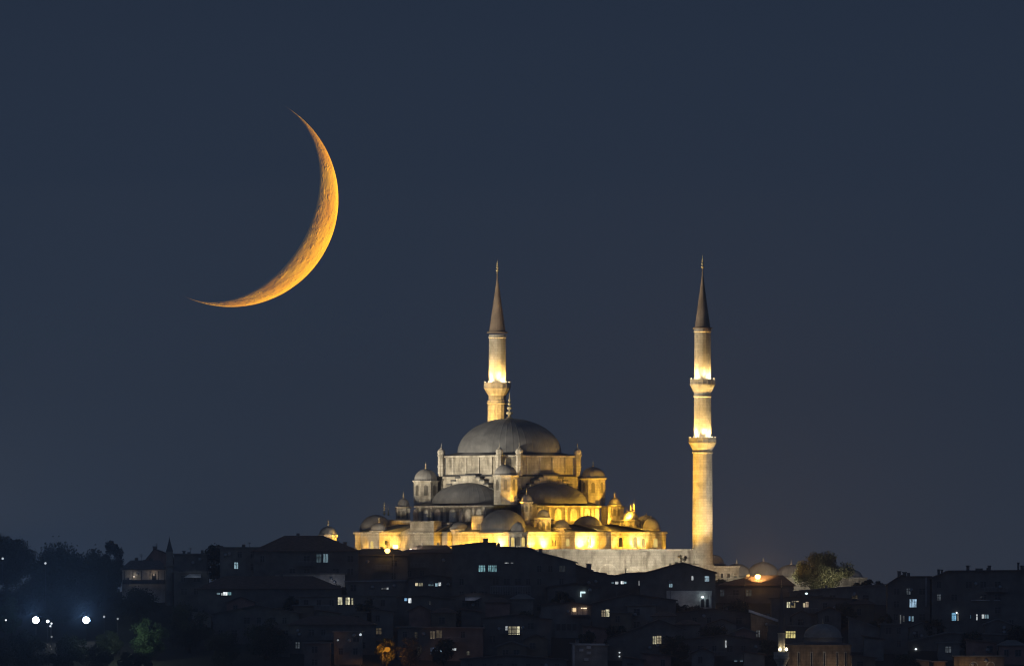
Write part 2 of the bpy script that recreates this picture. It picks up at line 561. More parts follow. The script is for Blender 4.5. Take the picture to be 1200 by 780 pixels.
# --- arms under the half domes
ARM_V, ARM_U = 19.65, 18.95
def arm(axis, reach, half):
    def P(a, b):  # a along the arm, b across -> local (x=v, y=u)
        return (a, b) if axis == 'v' else (b, a)
    ch = 1.6
    poly = [P(5.2, -half), P(reach - ch, -half), P(reach, -half + ch), P(reach, half - ch), P(reach - ch, half), P(5.2, half)]
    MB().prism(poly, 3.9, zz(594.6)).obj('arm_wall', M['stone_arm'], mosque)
    MB().prism(poly_offset(poly, 0.45), zz(594.5), zz(592.6)).obj('cornice', M['stone_smooth'], mosque)
    inn = [P(5.2, -half * 0.92), P(reach - 3.2, -half * 0.92), P(reach - 2.6, -half * 0.86), P(reach - 2.6, half * 0.86), P(reach - 3.2, half * 0.92), P(5.2, half * 0.92)]
    MB().frustum(poly_offset(poly, 0.3), zz(592.5), inn, zz(588.5)).obj('skirt_roof', M['lead'], mosque)
    # half dome: flattened half ellipsoid, cut by the big arch behind it
    a_, b_, h_ = 10.9, 7.4, (590 - 565.5) * S
    vs, fs = [], []
    na, nb = 28, 12
    for j in range(nb + 1):
        e_ = pi / 2 * j / nb
        for i in range(na + 1):
            th = -pi / 2 - 0.25 + (pi + 0.5) * i / na
            vs.append((*P(b_ * cos(e_) * cos(th), a_ * cos(e_) * sin(th)), h_ * sin(e_)))
    for j in range(nb):
        for i in range(na):
            q = (j * (na + 1) + i, j * (na + 1) + i + 1, (j + 1) * (na + 1) + i + 1, (j + 1) * (na + 1) + i)
            fs.append(q if axis == 'v' else tuple(reversed(q)))
    MB().add(vs, fs, True).obj('half_dome', M['lead_dome'], mosque, (*P(12.6, 0), zz(590)))
    # stepped gable of the great arch
    mbs = MB(); mbl = MB()
    steps = [(2.6, 557.8), (4.0, 560.5), (5.4, 564), (6.8, 568.5), (8.2, 573.5), (9.6, 579), (11.0, 584.5), (12.3, 588)]
    prev = 0.0
    for w, py in steps:
        for s in ((1,) if prev == 0 else (1, -1)):
            lo, hi = (prev * s, w * s)
            if prev == 0: lo, hi = -w, w
            lo, hi = min(lo, hi), max(lo, hi)
            c0 = P(12.42, lo); c1 = P(13.7, hi)
            mbs.box(min(c0[0], c1[0]), max(c0[0], c1[0]), min(c0[1], c1[1]), max(c0[1], c1[1]), zz(592), zz(py))
            c0 = P(12.3, lo - 0.12); c1 = P(13.95, hi + 0.12)
            mbl.box(min(c0[0], c1[0]), max(c0[0], c1[0]), min(c0[1], c1[1]), max(c0[1], c1[1]), zz(py), zz(py) + 0.38)
        prev = w
    mbs.obj('stepped_arch', M['stone_smooth'], mosque)
    mbl.obj('step_capping', M['lead'], mosque)
    # windows
    def window(c, w, py0, py1, lat='lattice'):
        z0, z1 = zz(py1), zz(py0)
        hw = w / 2
        def arch(hw_, z0_, z1_):
            pts = [(c - hw_, z0_), (c + hw_, z0_)]
            zc_ = z1_ - hw_
            for k in range(9):
                a = pi * k / 8
                pts.append((c + hw_ * cos(a), zc_ + hw_ * sin(a)))
            return pts
        def solid(pts, d0, d1, nm, mt, par):
            n = len(pts)
            vs = [(*P(reach + d0, x), z) for x, z in pts] + [(*P(reach + d1, x), z) for x, z in pts]
            fs = [(i, (i + 1) % n, n + (i + 1) % n, n + i) for i in range(n)] + [tuple(reversed(range(n))), tuple(range(n, 2 * n))]
            return MB().add(vs, fs).obj(nm, mt, par)
        fr = solid(arch(hw + 0.22, z0 - 0.1, z1 + 0.22), -0.05, 0.10, 'window', M['stone_smooth'], mosque)
        solid(arch(hw, z0, z1), 0.0, 0.14, 'lattice_pane', M[lat], fr)
    if axis == 'v':
        for px, w in ((487.5, 1.0), (499.5, 1.1), (513.5, 1.6), (531, 2.0), (540.5, 0.9), (549.5, 1.9), (562, 1.5)):
            window((px - 527.5) / 3.536, w, 597.2, 611, 'lattice')
        pil = (493, 506.5, 522, 556, 568)
        for px in pil:
            c = (px - 527.5) / 3.536
            p0, p1 = P(reach - 0.1, c - 0.35), P(reach + 0.3, c + 0.35)
            MB().box(min(p0[0], p1[0]), max(p0[0], p1[0]), min(p0[1], p1[1]), max(p0[1], p1[1]), 3.9, zz(594.7)).obj('pilaster', M['stone_smooth'], mosque)
    else:
        for px, w in ((632, 1.3), (653.5, 1.9), (671.5, 1.9), (687.5, 1.5), (699, 1.1)):
            window(-(px - 664) / 3.536, w, 596.5, 610, 'lattice')
        for px in (643, 662, 680.5, 693):
            c = -(px - 664) / 3.536
            p0, p1 = P(reach - 0.1, c - 0.4), P(reach + 0.35, c + 0.4)
            MB().box(min(p0[0], p1[0]), max(p0[0], p1[0]), min(p0[1], p1[1]), max(p0[1], p1[1]), 3.9, zz(594.7)).obj('pilaster', M['stone_smooth'], mosque)
arm('v', ARM_V, 12.87)
arm('u', ARM_U, 12.4)

# --- square hall and chamfered drum
def cham(h, c):
    return [(h, -c), (h, c), (c, h), (-c, h), (-h, c), (-h, -c), (-c, -h), (c, -h)]
MB().prism(cham(12.4, 12.0), 3.0, zz(558.6)).obj('hall_wall', M['stone'], mosque)
MB().frustum(cham(12.75, 12.2), zz(558.5), cham(12.3, 9.4), zz(556.2)).obj('hall_roof', M['lead'], mosque)
MB().prism(cham(12.15, 9.0), zz(557.5), zz(536)).obj('drum', M['stone'], mosque)
dr_ = MB()
dr_.prism(cham(12.5, 9.3), zz(535.9), zz(533.8)); dr_.obj('drum_cornice', M['stone_smooth'], mosque)
n_ = 32
def rnd(r, z, n=32): return [(r * cos(2 * pi * (k + .5) / n), r * sin(2 * pi * (k + .5) / n)) for k in range(n)]
# lead ring between chamfered cornice and round dome
mb = MB()
ring0 = []
for k in range(64):
    a = 2 * pi * k / 64
    dx, dy = cos(a), sin(a)
    s = min(12.6 / max(abs(dx), 1e-6), 12.6 / max(abs(dy), 1e-6), (12.6 + 9.35) / (abs(dx) + abs(dy)))
    ring0.append((s * dx, s * dy))
ring1 = [(12.25 * cos(2 * pi * k / 64), 12.25 * sin(2 * pi * k / 64)) for k in range(64)]
mb.frustum(ring0, zz(533.7), ring1, zz(530.3))
mb.obj('lead_ring', M['lead'], mosque)
dm = MB().lathe(dome_prof(12.2, (531 - 490) * S, 0, 20), 96).obj('main_dome', M['lead_dome'], mosque, (0, 0, zz(531)))
pr = [(0.9, -0.3), (0.7, 0.3)] + [(r * 1.0, z + 0.3) for r, z in finial_prof((489 - 460) * S, 0.85)]
MB().lathe(pr, 12).obj('finial', M['gilt'], dm, (0, 0, (531 - 490) * S))
# buttress posts at the drum corners and pilasters on the drum faces
for vx, uy in ((12.0, -9.6), (9.6, -12.0), (12.2, 9.1), (9.1, 12.2), (-9.6, 12.0), (-12.0, 9.6)):
    mbp = MB()
    mbp.prism(oct_poly(0, 0, 0.85, 8), 0, zz(534) - zz(558))
    mbp.prism(oct_poly(0, 0, 1.02, 8), zz(547) - zz(558), zz(546) - zz(558))
    mbp.prism(oct_poly(0, 0, 1.08, 8), zz(534.5) - zz(558), zz(533) - zz(558))
    p = mbp.obj('buttress_post', M['stone_smooth'], mosque, (vx * 1.045, uy * 1.045, zz(558)))
    MB().lathe([(0.8, 0), (0.85, 0.3), (0.95, 0.5), (0.9, 0.9), (0.6, 1.3), (0.25, 1.55), (0.1, 1.8), (0.05, 2.4), (0.001, 2.8)], 12).obj('cap', M['stone_smooth'], p, (0, 0, zz(533) - zz(558)))
for ax in 'vu':
    for b in (-6.4, -2.1, 2.1, 6.4):
        P = (lambda a, b_: (a, b_)) if ax == 'v' else (lambda a, b_: (b_, a))
        p0, p1 = P(12.1, b - 0.28), P(12.38, b + 0.28)
        MB().box(min(p0[0], p1[0]), max(p0[0], p1[0]), min(p0[1], p1[1]), max(p0[1], p1[1]), zz(556), zz(536.1)).obj('pilaster', M['stone_smooth'], mosque)

# --- corner turrets of the hall
turret(592.5, 108, 592, 558, 14.8, 545.5, 8, name='corner_turret', dome_r=13)
turret(499, 8, 594, 563.5, 15.2, 549.5, 9, name='corner_turret', dome_r=13.5)
turret(695, 6, 592, 560.5, 15.5, 547, 9, name='corner_turret', dome_r=14)
# --- smaller turrets and domes, left flank
turret(473, 30, 626, 594, 8.0, 584, 8, name='turret', dome_r=7.0)
turret(445, 72, 626, 622.5, 9.5, 613, 9, name='turret', dome_r=10.0, n=12)
turret(539, 108, 626, 621, 9.5, 612, 0, name='turret', dome_r=10.0, n=12)
turret(607, 180, 645, 624.5, 11.6, 612.5, 0, name='turret', dome_r=8.6)
# --- right flank
turret(617, 128, 626, 589, 7.0, 580, 8, name='turret', dome_r=6.8)
turret(636.5, 134, 626, 607.5, 9.2, 597.5, 5, name='turret', dome_r=7.6)
turret(657.5, 128, 626, 619.5, 10.0, 609.5, 0, name='turret', dome_r=9.6, n=12)
turret(720, 30, 626, 592, 7.2, 583, 7, name='turret', dome_r=7.0)
turret(738.5, 62, 626, 610, 11.2, 598.5, 7, name='turret', dome_r=9.0)
turret(762, 80, 626, 621, 9.5, 607, 4, name='turret', dome_r=9.4, n=12)

# larger lead domes over the outer bays (dome sits on a low ring)
def bay_dome(px, t, r_px, py_base, py_top, fin=0):
    x, y = L(px, t)
    r = r_px * S
    o = MB().lathe([(r + 0.25, -0.5), (r + 0.3, 0.0)] + dome_prof(r, (py_base - py_top) * S, 0, 14), 40).obj('bay_dome', M['lead_dome'], mosque, (x, y, zz(py_base)))
    if fin: finial(o, (0, 0, (py_base - py_top) * S - 0.1), fin * S, 0.3)
    return o
bay_dome(441, 35, 19.5, 622.6, 603, 0)
bay_dome(590, 142, 27.5, 622.6, 597.5, 0)
bay_dome(688, 92, 19, 622.6, 604.5, 4)
bay_dome(757, 50, 16.5, 622.6, 604, 4)
for px, t, py, h in ((450.5, 20, 604, 18), (455.3, 10, 604, 9), (742.5, 50, 602, 16), (734.5, 40, 602, 6)):
    x, y = L(px, t)
    finial(mosque, (x, y, zz(py)), h * S, 0.36)
# grey upper blocks between arms and turrets
def vblock(px0, px1, t0, py0, py1, dep=18, mat='stone', name='upper_block', typ='v'):
    p = [L(px0, t0), L(px1, t0 + (px1 - px0) * (1 if typ == 'v' else -1))]
    q = L(px1 - dep * 0.5, t0 + (px1 - px0) * (1 if typ == 'v' else -1) - dep) if typ == 'v' else L(px1 - dep * .5, t0 - (px1 - px0) - dep)
    r = L(px0 - dep * 0.5 + (dep if typ == 'v' else 0), t0 - dep)
    poly = [p[0], p[1], q, r]
    MB().prism(poly, 3.7, zz(py0) - 0.15).obj(name, M[mat], mosque)
    MB().prism(poly_offset(poly, 0.2), zz(py0) - 0.149, zz(py0) + 0.1).obj('lead_roof', M['lead'], mosque)
vblock(457, 481, 48, 609.5, 624)
vblock(509, 529, 84, 612.5, 624)
vblock(553, 566, 124, 604.5, 624, dep=14)
vblock(712, 731, 40, 593.5, 624, typ='u', dep=16)
vblock(626, 648, 140, 609.5, 624, typ='u', dep=14)
vblock(726, 750, 74, 611, 624, typ='u', dep=16)
vblock(464, 481, 22, 595, 624, dep=14)
vblock(613, 629, 120, 591, 624, typ='u', dep=14)
# sloping lead roofs filling the re-entrant corners
def lean_roof(p_hi, p_lo, half=26):
    pass

# door and windows in the outer wall, each on its face
def face_window(px, t, typ, w_px, py0, py1, kind, name='window'):
    """kind: 'lit', 'dark', 'lattice'; on a v- or u-facing wall"""
    x, y = L(px, t)
    nrm = (1, 0) if typ == 'v' else (0, 1)
    tan = (0, 1) if typ == 'v' else (1, 0)
    if typ == 'f':
        r2 = sqrt(0.5); nrm = (r2, r2); tan = (-r2, r2)
    hw = w_px * S / (2 * (0.7071 if typ != 'f' else 1))
    z0, z1 = zz(py1), zz(py0)
    def solid(hw_, z0_, z1_, d0, d1, nm, mt, par, arch=True):
        pts = [(-hw_, z0_), (hw_, z0_)]
        if arch:
            for k in range(7):
                a = pi * k / 6
                pts.append((hw_ * cos(a), z1_ - hw_ * 0.8 + hw_ * 0.8 * sin(a)))
        else:
            pts += [(hw_, z1_), (-hw_, z1_)]
        n = len(pts)
        vs = []
        for d_ in (d0, d1):
            for a, z in pts:
                vs.append((x + nrm[0] * d_ + tan[0] * a, y + nrm[1] * d_ + tan[1] * a, z))
        fs = [(i, (i + 1) % n, n + (i + 1) % n, n + i) for i in range(n)] + [tuple(reversed(range(n))), tuple(range(n, 2 * n))]
        return MB().add(vs, fs).obj(nm, mt, par)
    fr = solid(hw + 0.16, z0 - 0.12, z1 + 0.16, -0.06, 0.08, name, M['stone_smooth'], mosque)
    mt = {'lit': glow_mat((1.0, 0.72, 0.22), 0.95, 'lit_mosque_glass', 0.25), 'dark': M['dark_glass'], 'lattice': M['lattice']}[kind]
    solid(hw, z0, z1, 0.0, 0.12, 'pane', mt, fr)
face_window(601.5, 185.6, 'v', 4.5, 630, 641, 'lit') if False else None
face_window(437, 75, 'v', 3.2, 634, 643, 'lit')
face_window(665, 139, 'v', 4, 631.5, 640, 'lit')
face_window(767.5, 95.5, 'v', 4.2, 631, 641, 'lit')
face_window(726, 122, 'u', 4.2, 630, 641, 'dark', 'doorway')
face_window(743, 105, 'u', 4.6, 629, 642, 'lit')
face_window(752.5, 95.5, 'u', 4.0, 631, 642, 'lit')
face_window(650, 138, 'u', 1.4, 633, 640, 'dark')
face_window(647, 141, 'u', 1.2, 633, 640, 'dark')
face_window(688, 132, 'u', 1.2, 629, 641, 'dark')
face_window(691, 129, 'u', 1.2, 632, 640, 'dark')
face_window(540, 118, 'v', 3.0, 637, 641, 'lit')
face_window(453, 75, 'u', 3.2, 633, 638, 'dark')
# near turret windows
for px, typ in ((601.2, 'v'), (612.6, 'u')):
    face_window(px, 180 + 10.35, 'v' if typ == 'v' else 'u', 3.6, 630, 640.5, 'lit')

# ------------------------------------------------------------------ terrace under the right flank
tw_y = -38.0
terr = MB()
terr.box(WX(545, tw_y), WX(816, tw_y), tw_y + 0.6, 4.0, GP, WZ(644.2, tw_y))
tag(terr.obj('terrace_floor', M['paving']), kind='structure')
tw = empty('terrace_wall', (WX(700, tw_y), tw_y, GP), 'pale stone retaining wall with blind arches below the right side of the mosque', 'retaining wall')
def twx(px): return WX(px, tw_y) - WX(700, tw_y)
def twz(py): return WZ(py, tw_y) - GP
MB().box(twx(545), twx(813), 0, 0.58, 0, twz(645.2)).obj('masonry', M['stone'], tw)
MB().box(twx(545), twx(813.5), -0.25, 0.9, twz(645.15), twz(643)).obj('coping', M['stone_smooth'], tw)
MB().box(twx(752), twx(757.5), -0.5, -0.002, 0, twz(646)).obj('pilaster', M['stone'], tw)
for c, r_, top in ((712.5, 11.5, 660), (742, 10, 663.5), (682, 9, 665), (783, 12, 661)):
    pts_o, pts_i = [], []
    zc_ = twz(top) - r_ * S
    for k in range(13):
        a = pi * k / 12
        pts_o.append((twx(c) + r_ * S * cos(a), zc_ + r_ * S * sin(a)))
        pts_i.append((twx(c) + (r_ * S - 0.35) * cos(a), zc_ + (r_ * S - 0.35) * sin(a)))
    mba = MB()
    for k in range(12):
        mba.slab_y([pts_o[k], pts_o[k + 1], pts_i[k + 1], pts_i[k]], -0.16, -0.003)
    for s in (1, -1):
        x_ = twx(c) + s * (r_ * S - 0.175)
        mba.box(x_ - 0.17, x_ + 0.17, -0.155, -0.004, 0, zc_)
    mba.obj('blind_arch', M['stone_smooth'], tw)

# ------------------------------------------------------------------ minarets
def minaret(px, t, label, py_foot, shaft, balconies, cone, tip_py, yellow):
    y = -t * S
    k = kk(y)
    root = empty('minaret', (WX(px, y), y, WZ(py_foot, y)), label, 'minaret', 'the two tall floodlit minarets of the great mosque')
    z0 = WZ(py_foot, y)
    def z(py): return WZ(py, y) - z0
    for (pb, pt, w0, w1) in shaft:
        r0, r1 = w0 * k / 2, w1 * k / 2
        mb = MB()
        n = 16
        mb.lathe([(r0, z(pb)), (r1, z(pt) - 0.9), (r1 * 1.0, z(pt) - 0.9), (r1 * 1.09, z(pt) - 0.75), (r1 * 1.09, z(pt) - 0.45), (r1 * 1.02, z(pt) - 0.4), (r1 * 1.02, z(pt))], n, smooth=False)
        mb.obj('shaft', M['stone_minaret'], root)
    for (py_top, py_bot, w, wb) in balconies:
        mb = MB()
        h = z(py_top) - z(py_bot)
        prof = [(wb * k / 2, 0)]
        for i in range(6):
            f = (i + 1) / 6.0
            rr = (wb + (w - wb) * f) * k / 2
            prof += [(rr * 0.96, h * 0.5 * (i + 0.35) / 6), (rr, h * 0.5 * (i + 1) / 6)]
        prof += [(w * k / 2, h * 0.55), (w * k / 2 + 0.12, h * 0.56), (w * k / 2 + 0.12, h * 0.6), (wb * k / 2 * 0.9, h * 0.601)]
        mb.lathe(prof, 16, smooth=False)
        b = mb.obj('balcony', M['stone_minaret'], root, (0, 0, z(py_bot)))
        rl = MB()
        R1 = w * k / 2 + 0.02
        for kx in range(16):
            a0, a1 = 2 * pi * kx / 16, 2 * pi * (kx + 1) / 16
            p0, p1 = (R1 * cos(a0), R1 * sin(a0)), (R1 * cos(a1), R1 * sin(a1))
            q0, q1 = (0.94 * p0[0], 0.94 * p0[1]), (0.94 * p1[0], 0.94 * p1[1])
            rl.prism([p0, p1, q1, q0], h * 0.602, h * 0.93)
            rl.tube((p0[0] * 0.97, p0[1] * 0.97, h * 0.602), (p0[0] * 0.97, p0[1] * 0.97, h * 1.02), 0.13, 0.11, 6)
        rl.obj('railing', M['stone_minaret'], b)
    cb, ct, w = cone
    MB().lathe([(w * k / 2 + 0.35, z(cb) - 0.05), (w * k / 2 + 0.35, z(cb) + 0.25), (w * k / 2 * 0.93, z(cb) + 0.35)] +
               [(max(0.14, w * k / 2 * 0.93 * (1 - f) ** 1.06), z(cb) + 0.35 + f * (z(ct) - z(cb) - 0.35)) for f in (0.15, 0.3, 0.45, 0.6, 0.75, 0.9, 1.0)],
               16, smooth=False).obj('cone_roof', M['lead_cone'], root)
    MB().lathe(finial_prof(z(tip_py) - z(ct), 0.42), 10).obj('finial', M['gilt'], root, (0, 0, z(ct) - 0.1))
    return root, z

mr, mrz = minaret(823.3, 185, 'tall floodlit minaret standing free on the right with two galleries and a dark cone', 690,
            [(690, 527, 24.5, 22.5), (527, 461, 20.5, 19.8), (461, 385, 20.0, 19.0)],
            [(511.5, 527, 32, 22.5), (443, 459.5, 29, 20.5)], (385, 315, 19.5), 297.5, 1)
MB().box(-2.6, 2.5, -2.3, 3.6, 0, WZ(661, -37) - WZ(690, -37)).obj('base', M['stone'], mr, (0.1, 0, 0))
ml, mlz = minaret(582.8, -110, 'floodlit minaret rising from behind the great dome with one gallery showing', 650,
            [(650, 469, 24, 22.5), (469, 392, 20.5, 19.5)],
            [(447, 463.5, 31, 20.5), (540, 556, 33, 23)], (390, 319, 20.8), 303, 1)

# ------------------------------------------------------------------ madrasa with a row of domes on the right
md_y = -20.0
md = empty('domed_madrasa', (WX(930, md_y), md_y, GP), 'low pale stone building with a row of small lead domes right of the minaret', 'madrasa')
def mx(px): return WX(px, md_y) - WX(930, md_y)
def mz(py): return WZ(py, md_y) - GP
MB().box(mx(833), mx(866), 0, 7, 0, mz(664.5)).obj('wall', M['stone'], md)
MB().box(mx(833), mx(867), -0.25, 7.2, mz(664.4), mz(662.8)).obj('cornice', M['stone_smooth'], md)
MB().box(mx(866.2), mx(1016), 2, 12, 0, mz(678)).obj('wall', M['stone'], md)
MB().box(mx(866.2), mx(1017), 1.75, 12.2, mz(677.9), mz(676)).obj('cornice', M['stone_smooth'], md)
for px, r_, top, base in ((864, 17.5, 661, 676), (895, 19, 659, 676), (928, 18.5, 662, 676), (961, 18, 664, 676), (994, 17.5, 667, 676)):
    d_ = MB().lathe([(r_ * S + .3, -0.2), (r_ * S + .3, 0.2)] + dome_prof(r_ * S, (base - top) * S, 0.2, 10), 32).obj('dome', M['lead_small'], md, (mx(px), 7.0, mz(base)))
    finial(d_, (0, 0, (base - top) * S), 7.5 * S, 0.30, M['stone_smooth'])
d_ = MB().lathe([(2.6, -0.9), (2.7, -0.6), (3.0, -0.5), (3.0, -0.2)] + dome_prof(2.5, 2.1, -0.15, 10), 24).obj('dome', M['lead_small'], md, (mx(837), 14, mz(659)))
MB().box(mx(828), mx(851), 11, 17, 0, mz(662)).obj('wall', M['stone'], md)
x_ = mx(861.5)
for k_ in range(3):
    px = 846 + 8 * k_
    fr = MB().box(mx(px) - 0.45, mx(px) + 0.45, -0.08, 0.02, mz(677), mz(671)).obj('window', M['stone_smooth'], md)
    MB().box(mx(px) - 0.3, mx(px) + 0.3, -0.1, 0.0, mz(676.6), mz(671.4)).obj('pane', M['dark_glass'], fr)

# small kiosk dome on the far left of the precinct
kd_y = -22.0
kd = empty('domed_kiosk', (WX(384.5, kd_y), kd_y, GP), 'small domed kiosk lit yellow on its right side, left of the mosque', 'kiosk')
def kz(py): return WZ(py, kd_y) - GP
MB().prism(oct_poly(0, 0, 2.1, 8), 0, kz(629)).obj('wall', M['stone'], kd)
MB().prism(oct_poly(0, 0, 2.5, 8), kz(629), kz(626)).obj('cornice', M['stone_smooth'], kd)
d_ = MB().lathe(dome_prof(2.1, 1.9, 0, 10), 24).obj('dome', M['lead_small'], kd, (0, 0, kz(626)))
finial(d_, (0, 0, 1.85), 9 * S, 0.26)

# ------------------------------------------------------------------ houses
HG = 'houses on the dark slope below the mosque'
def house(label, y, top, depth=10.0, wall='plaster_d', roof='tile', lit=(), chim=(), hip=None, extra=None, grid=True, yaw=0.0, cat='house', floor_py=None, name='house', roof_t=0.28, over=0.45, dress=True):
    """top: list of (px, py) along the roof line; hip: (ridge x0, ridge x1, ridge py) over a level eave"""
    k = kk(y)
    x0p, x1p = top[0][0], top[-1][0]
    cx = (x0p + x1p) / 2
    zb = gz(y) - 0.6
    zb = min(zb, gz(y - 0) - 0.6)
    root = empty(name, (WX(cx, y), y, zb), label, cat, HG, rotz=yaw)
    def X(px): return (px - cx) * k
    def Z(py): return WZ(py, y) - zb
    prof = [(X(p), Z(q)) for p, q in top]
    if hip is None:
        wp = [(prof[0][0], 0), (prof[-1][0], 0)] + [(x, z - roof_t) for x, z in reversed(prof)]
        w = MB().slab_y(wp, 0, depth).obj('wall', M[wall], root)
        rb = MB()
        pp = list(prof)
        d0 = Vector(pp[1]) - Vector(pp[0]); d1 = Vector(pp[-1]) - Vector(pp[-2])
        pp[0] = tuple(Vector(pp[0]) - d0.normalized() * over); pp[-1] = tuple(Vector(pp[-1]) + d1.normalized() * over)
        poly = [(x, z) for x, z in pp] + [(x, z - roof_t + 0.004) for x, z in reversed(pp)]
        rb.slab_y(list(reversed(poly)), -over, depth + over)
    else:
        ze = min(z for _, z in prof)
        w = MB().box(prof[0][0], prof[-1][0], 0, depth, 0, ze - 0.005).obj('wall', M[wall], root)
        rb = MB()
        xa, xb = prof[0][0] - over, prof[-1][0] + over
        ya, yb = -over, depth + over
        r0, r1, rz = X(hip[0]), X(hip[1]), Z(hip[2])
        ym = depth / 2
        vs = [(xa, ya, ze), (xb, ya, ze), (xb, yb, ze), (xa, yb, ze), (xa, ya, ze + .18), (xb, ya, ze + .18), (xb, yb, ze + .18), (xa, yb, ze + .18), (r0, ym, rz), (r1, ym, rz)]
        rb.add(vs, [(0, 3, 2, 1), (0, 1, 5, 4), (1, 2, 6, 5), (2, 3, 7, 6), (3, 0, 4, 7), (4, 5, 9, 8), (5, 6, 9), (6, 7, 8, 9), (7, 4, 8)])
    ro = rb.obj('roof', M[roof], root)
    for (px, py, w_) in chim:
        cb = MB()
        hw = w_ * k / 2
        yc = depth * 0.45
        zt = Z(py)
        cb.box(X(px) - hw, X(px) + hw, yc, yc + max(0.7, 2 * hw * 0.7), zt - 3.2, zt - 0.22)
        cb.box(X(px) - hw - .1, X(px) + hw + .1, yc - .1, yc + max(0.7, 2 * hw * 0.7) + .1, zt - 0.22, zt)
        cb.obj('chimney', M['plaster_d'], ro)
    used = []
    def win(a, b, c, d, mat, mull=1, name_='window', frame='frame'):
        xa, xb, zt, zl = X(a), X(c), Z(b), Z(d)
        fr = MB()
        f = 0.09
        fr.box(xa - f, xb + f, -0.09, -0.004, zl - f, zl)
        fr.box(xa - f, xb + f, -0.09, -0.004, zt, zt + f)
        fr.box(xa - f, xa, -0.085, -0.005, zl, zt)
        fr.box(xb, xb + f, -0.085, -0.005, zl, zt)
        for i in range(mull):
            xm = xa + (xb - xa) * (i + 1) / (mull + 1)
            fr.box(xm - 0.055, xm + 0.055, -0.08, -0.02, zl, zt)
        if zt - zl > 1.2:
            fr.box(xa, xb, -0.075, -0.025, zl + (zt - zl) * 0.66 - 0.04, zl + (zt - zl) * 0.66 + 0.04)
        fr.box(xa - 0.2, xb + 0.2, -0.2, -0.091, zl - f - 0.1, zl - f)
        o = fr.obj(name_, M[frame], root)
        MB().box(xa, xb, -0.03, -0.006, zl, zt).obj('pane', mat, o)
        used.append((a - 5, b - 3, c + 5, d + 4))
    for it in lit:
        a, b, c, d, col, st = it[:6]
        win(a, b, c, d, glow_mat(col, st), it[6] if len(it) > 6 else 1)
    if grid:
        ph = random.Random(int(cx * 13 + y))
        sx = ph.choice((13, 15, 17)); off = ph.uniform(5, 9)
        eave = max(q for p, q in top) if hip is None else max(q for p, q in top)
        py = eave + 5
        while Z(py + 8) > 1.0 and py < 783:
            px = x0p + off
            while px + 6 < x1p - 3:
                a, b, c, d = px, py, px + 4.6 + ph.choice((0, 2.0)), py + 7
                if ph.random() < 0.66 and not any(a < u[2] and c > u[0] and b < u[3] and d > u[1] for u in used):
                    win(a, b, c, d, glow_mat(ph.choice(((1, .8, .5), (.7, .85, 1), (1, .9, .7))), ph.choice((0.03, 0.05, 0.09)), 'dim_glass') if ph.random() < 0.07 else M['dark_glass'], 1)
                px += sx
            py += 15
    dd = random.Random(int(cx * 7 - y))
    z_at = lambda f: (prof[0][1] * (1 - f) + prof[-1][1] * f) if hip is None else Z(hip[2])
    span = prof[-1][0] - prof[0][0]
    if dress and span > 6:
        def roof_z(x):
            if hip is not None:
                e = min(1.0, max(0.0, (x - prof[0][0]) / max(r0 - prof[0][0], .1)), max(0.0, (prof[-1][0] - x) / max(prof[-1][0] - r1, .1)))
                return ze + (rz - ze) * e * 0.98
            for i in range(len(prof) - 1):
                if prof[i][0] <= x <= prof[i + 1][0]:
                    f = (x - prof[i][0]) / max(prof[i + 1][0] - prof[i][0], 1e-6)
                    return prof[i][1] * (1 - f) + prof[i + 1][1] * f
            return prof[-1][1]
        for _ in range(dd.choice((1, 1, 2))):
            x = prof[0][0] + span * dd.uniform(0.12, 0.88); zr = roof_z(x); ym_ = depth * 0.5
            w_ = dd.uniform(0.25, 0.45)
            cb = MB(); cb.box(x - w_, x + w_, ym_ - .3, ym_ + .3, zr - 1.0, zr + dd.uniform(0.3, 0.8)); cb.obj('chimney', M['plaster_d'], ro)
        if dd.random() < 0.55:
            x = prof[0][0] + span * dd.uniform(0.15, 0.85); zr = roof_z(x)
            a = MB(); hh = dd.uniform(0.9, 1.7); a.tube((x, depth * .5, zr - .5), (x, depth * .5, zr + hh), 0.05, 0.04, 5)
            for q in (0.95, 0.82, 0.7): a.tube((x - .5 * q, depth * .5, zr + hh * q), (x + .5 * q, depth * .5, zr + hh * q), 0.03, 0.03, 4)
            a.obj('aerial', M['metal'], ro)
        for _ in range(dd.choice((0, 1, 2))):
            x = prof[0][0] + span * dd.uniform(0.1, 0.9); zr = min(z for _, z in prof) - dd.uniform(0.6, 2.2)
            a = MB(); a.lathe([(0.001, 0.16), (0.25, 0.12), (0.42, 0.0), (0.44, 0.0), (0.26, 0.17), (0.001, 0.21)], 14)
            o_ = a.obj('satellite_dish', M['sheet'], root, (x, -0.45, zr)); o_.rotation_euler = (radians(65), 0, dd.uniform(-.5, .5))
        if grid and span > 9 and dd.random() < 0.65:
            zb_ = min(z for _, z in prof) - 3.1
            x = prof[0][0] + span * dd.uniform(0.15, 0.55); bw = min(span * 0.35, dd.uniform(3, 5.5))
            b_ = MB(); b_.box(x, x + bw, -1.25, -0.21, zb_ - .16, zb_); bo = b_.obj('balcony', M['slab'], root)
            rr_ = MB(); rr_.box(x, x + bw, -1.25, -1.2, zb_ + .92, zb_ + .98)
            n_b = int(bw / 0.3)
            for i in range(n_b + 1): rr_.box(x + bw * i / n_b - .02, x + bw * i / n_b + .02, -1.24, -1.2, zb_, zb_ + .92)
            rr_.obj('railing', M['sheet'], bo)
    if extra: extra(root, X, Z, k)
    return root

CW = (0.55, 0.85, 1.0); WW = (1.0, 0.86, 0.55); YW = (1.0, 0.93, 0.62); BL = (0.30, 0.62, 1.0); OR = (1.0, 0.55, 0.22); CY = (0.45, 0.9, 1.0); WH = (0.9, 0.97, 1.0)

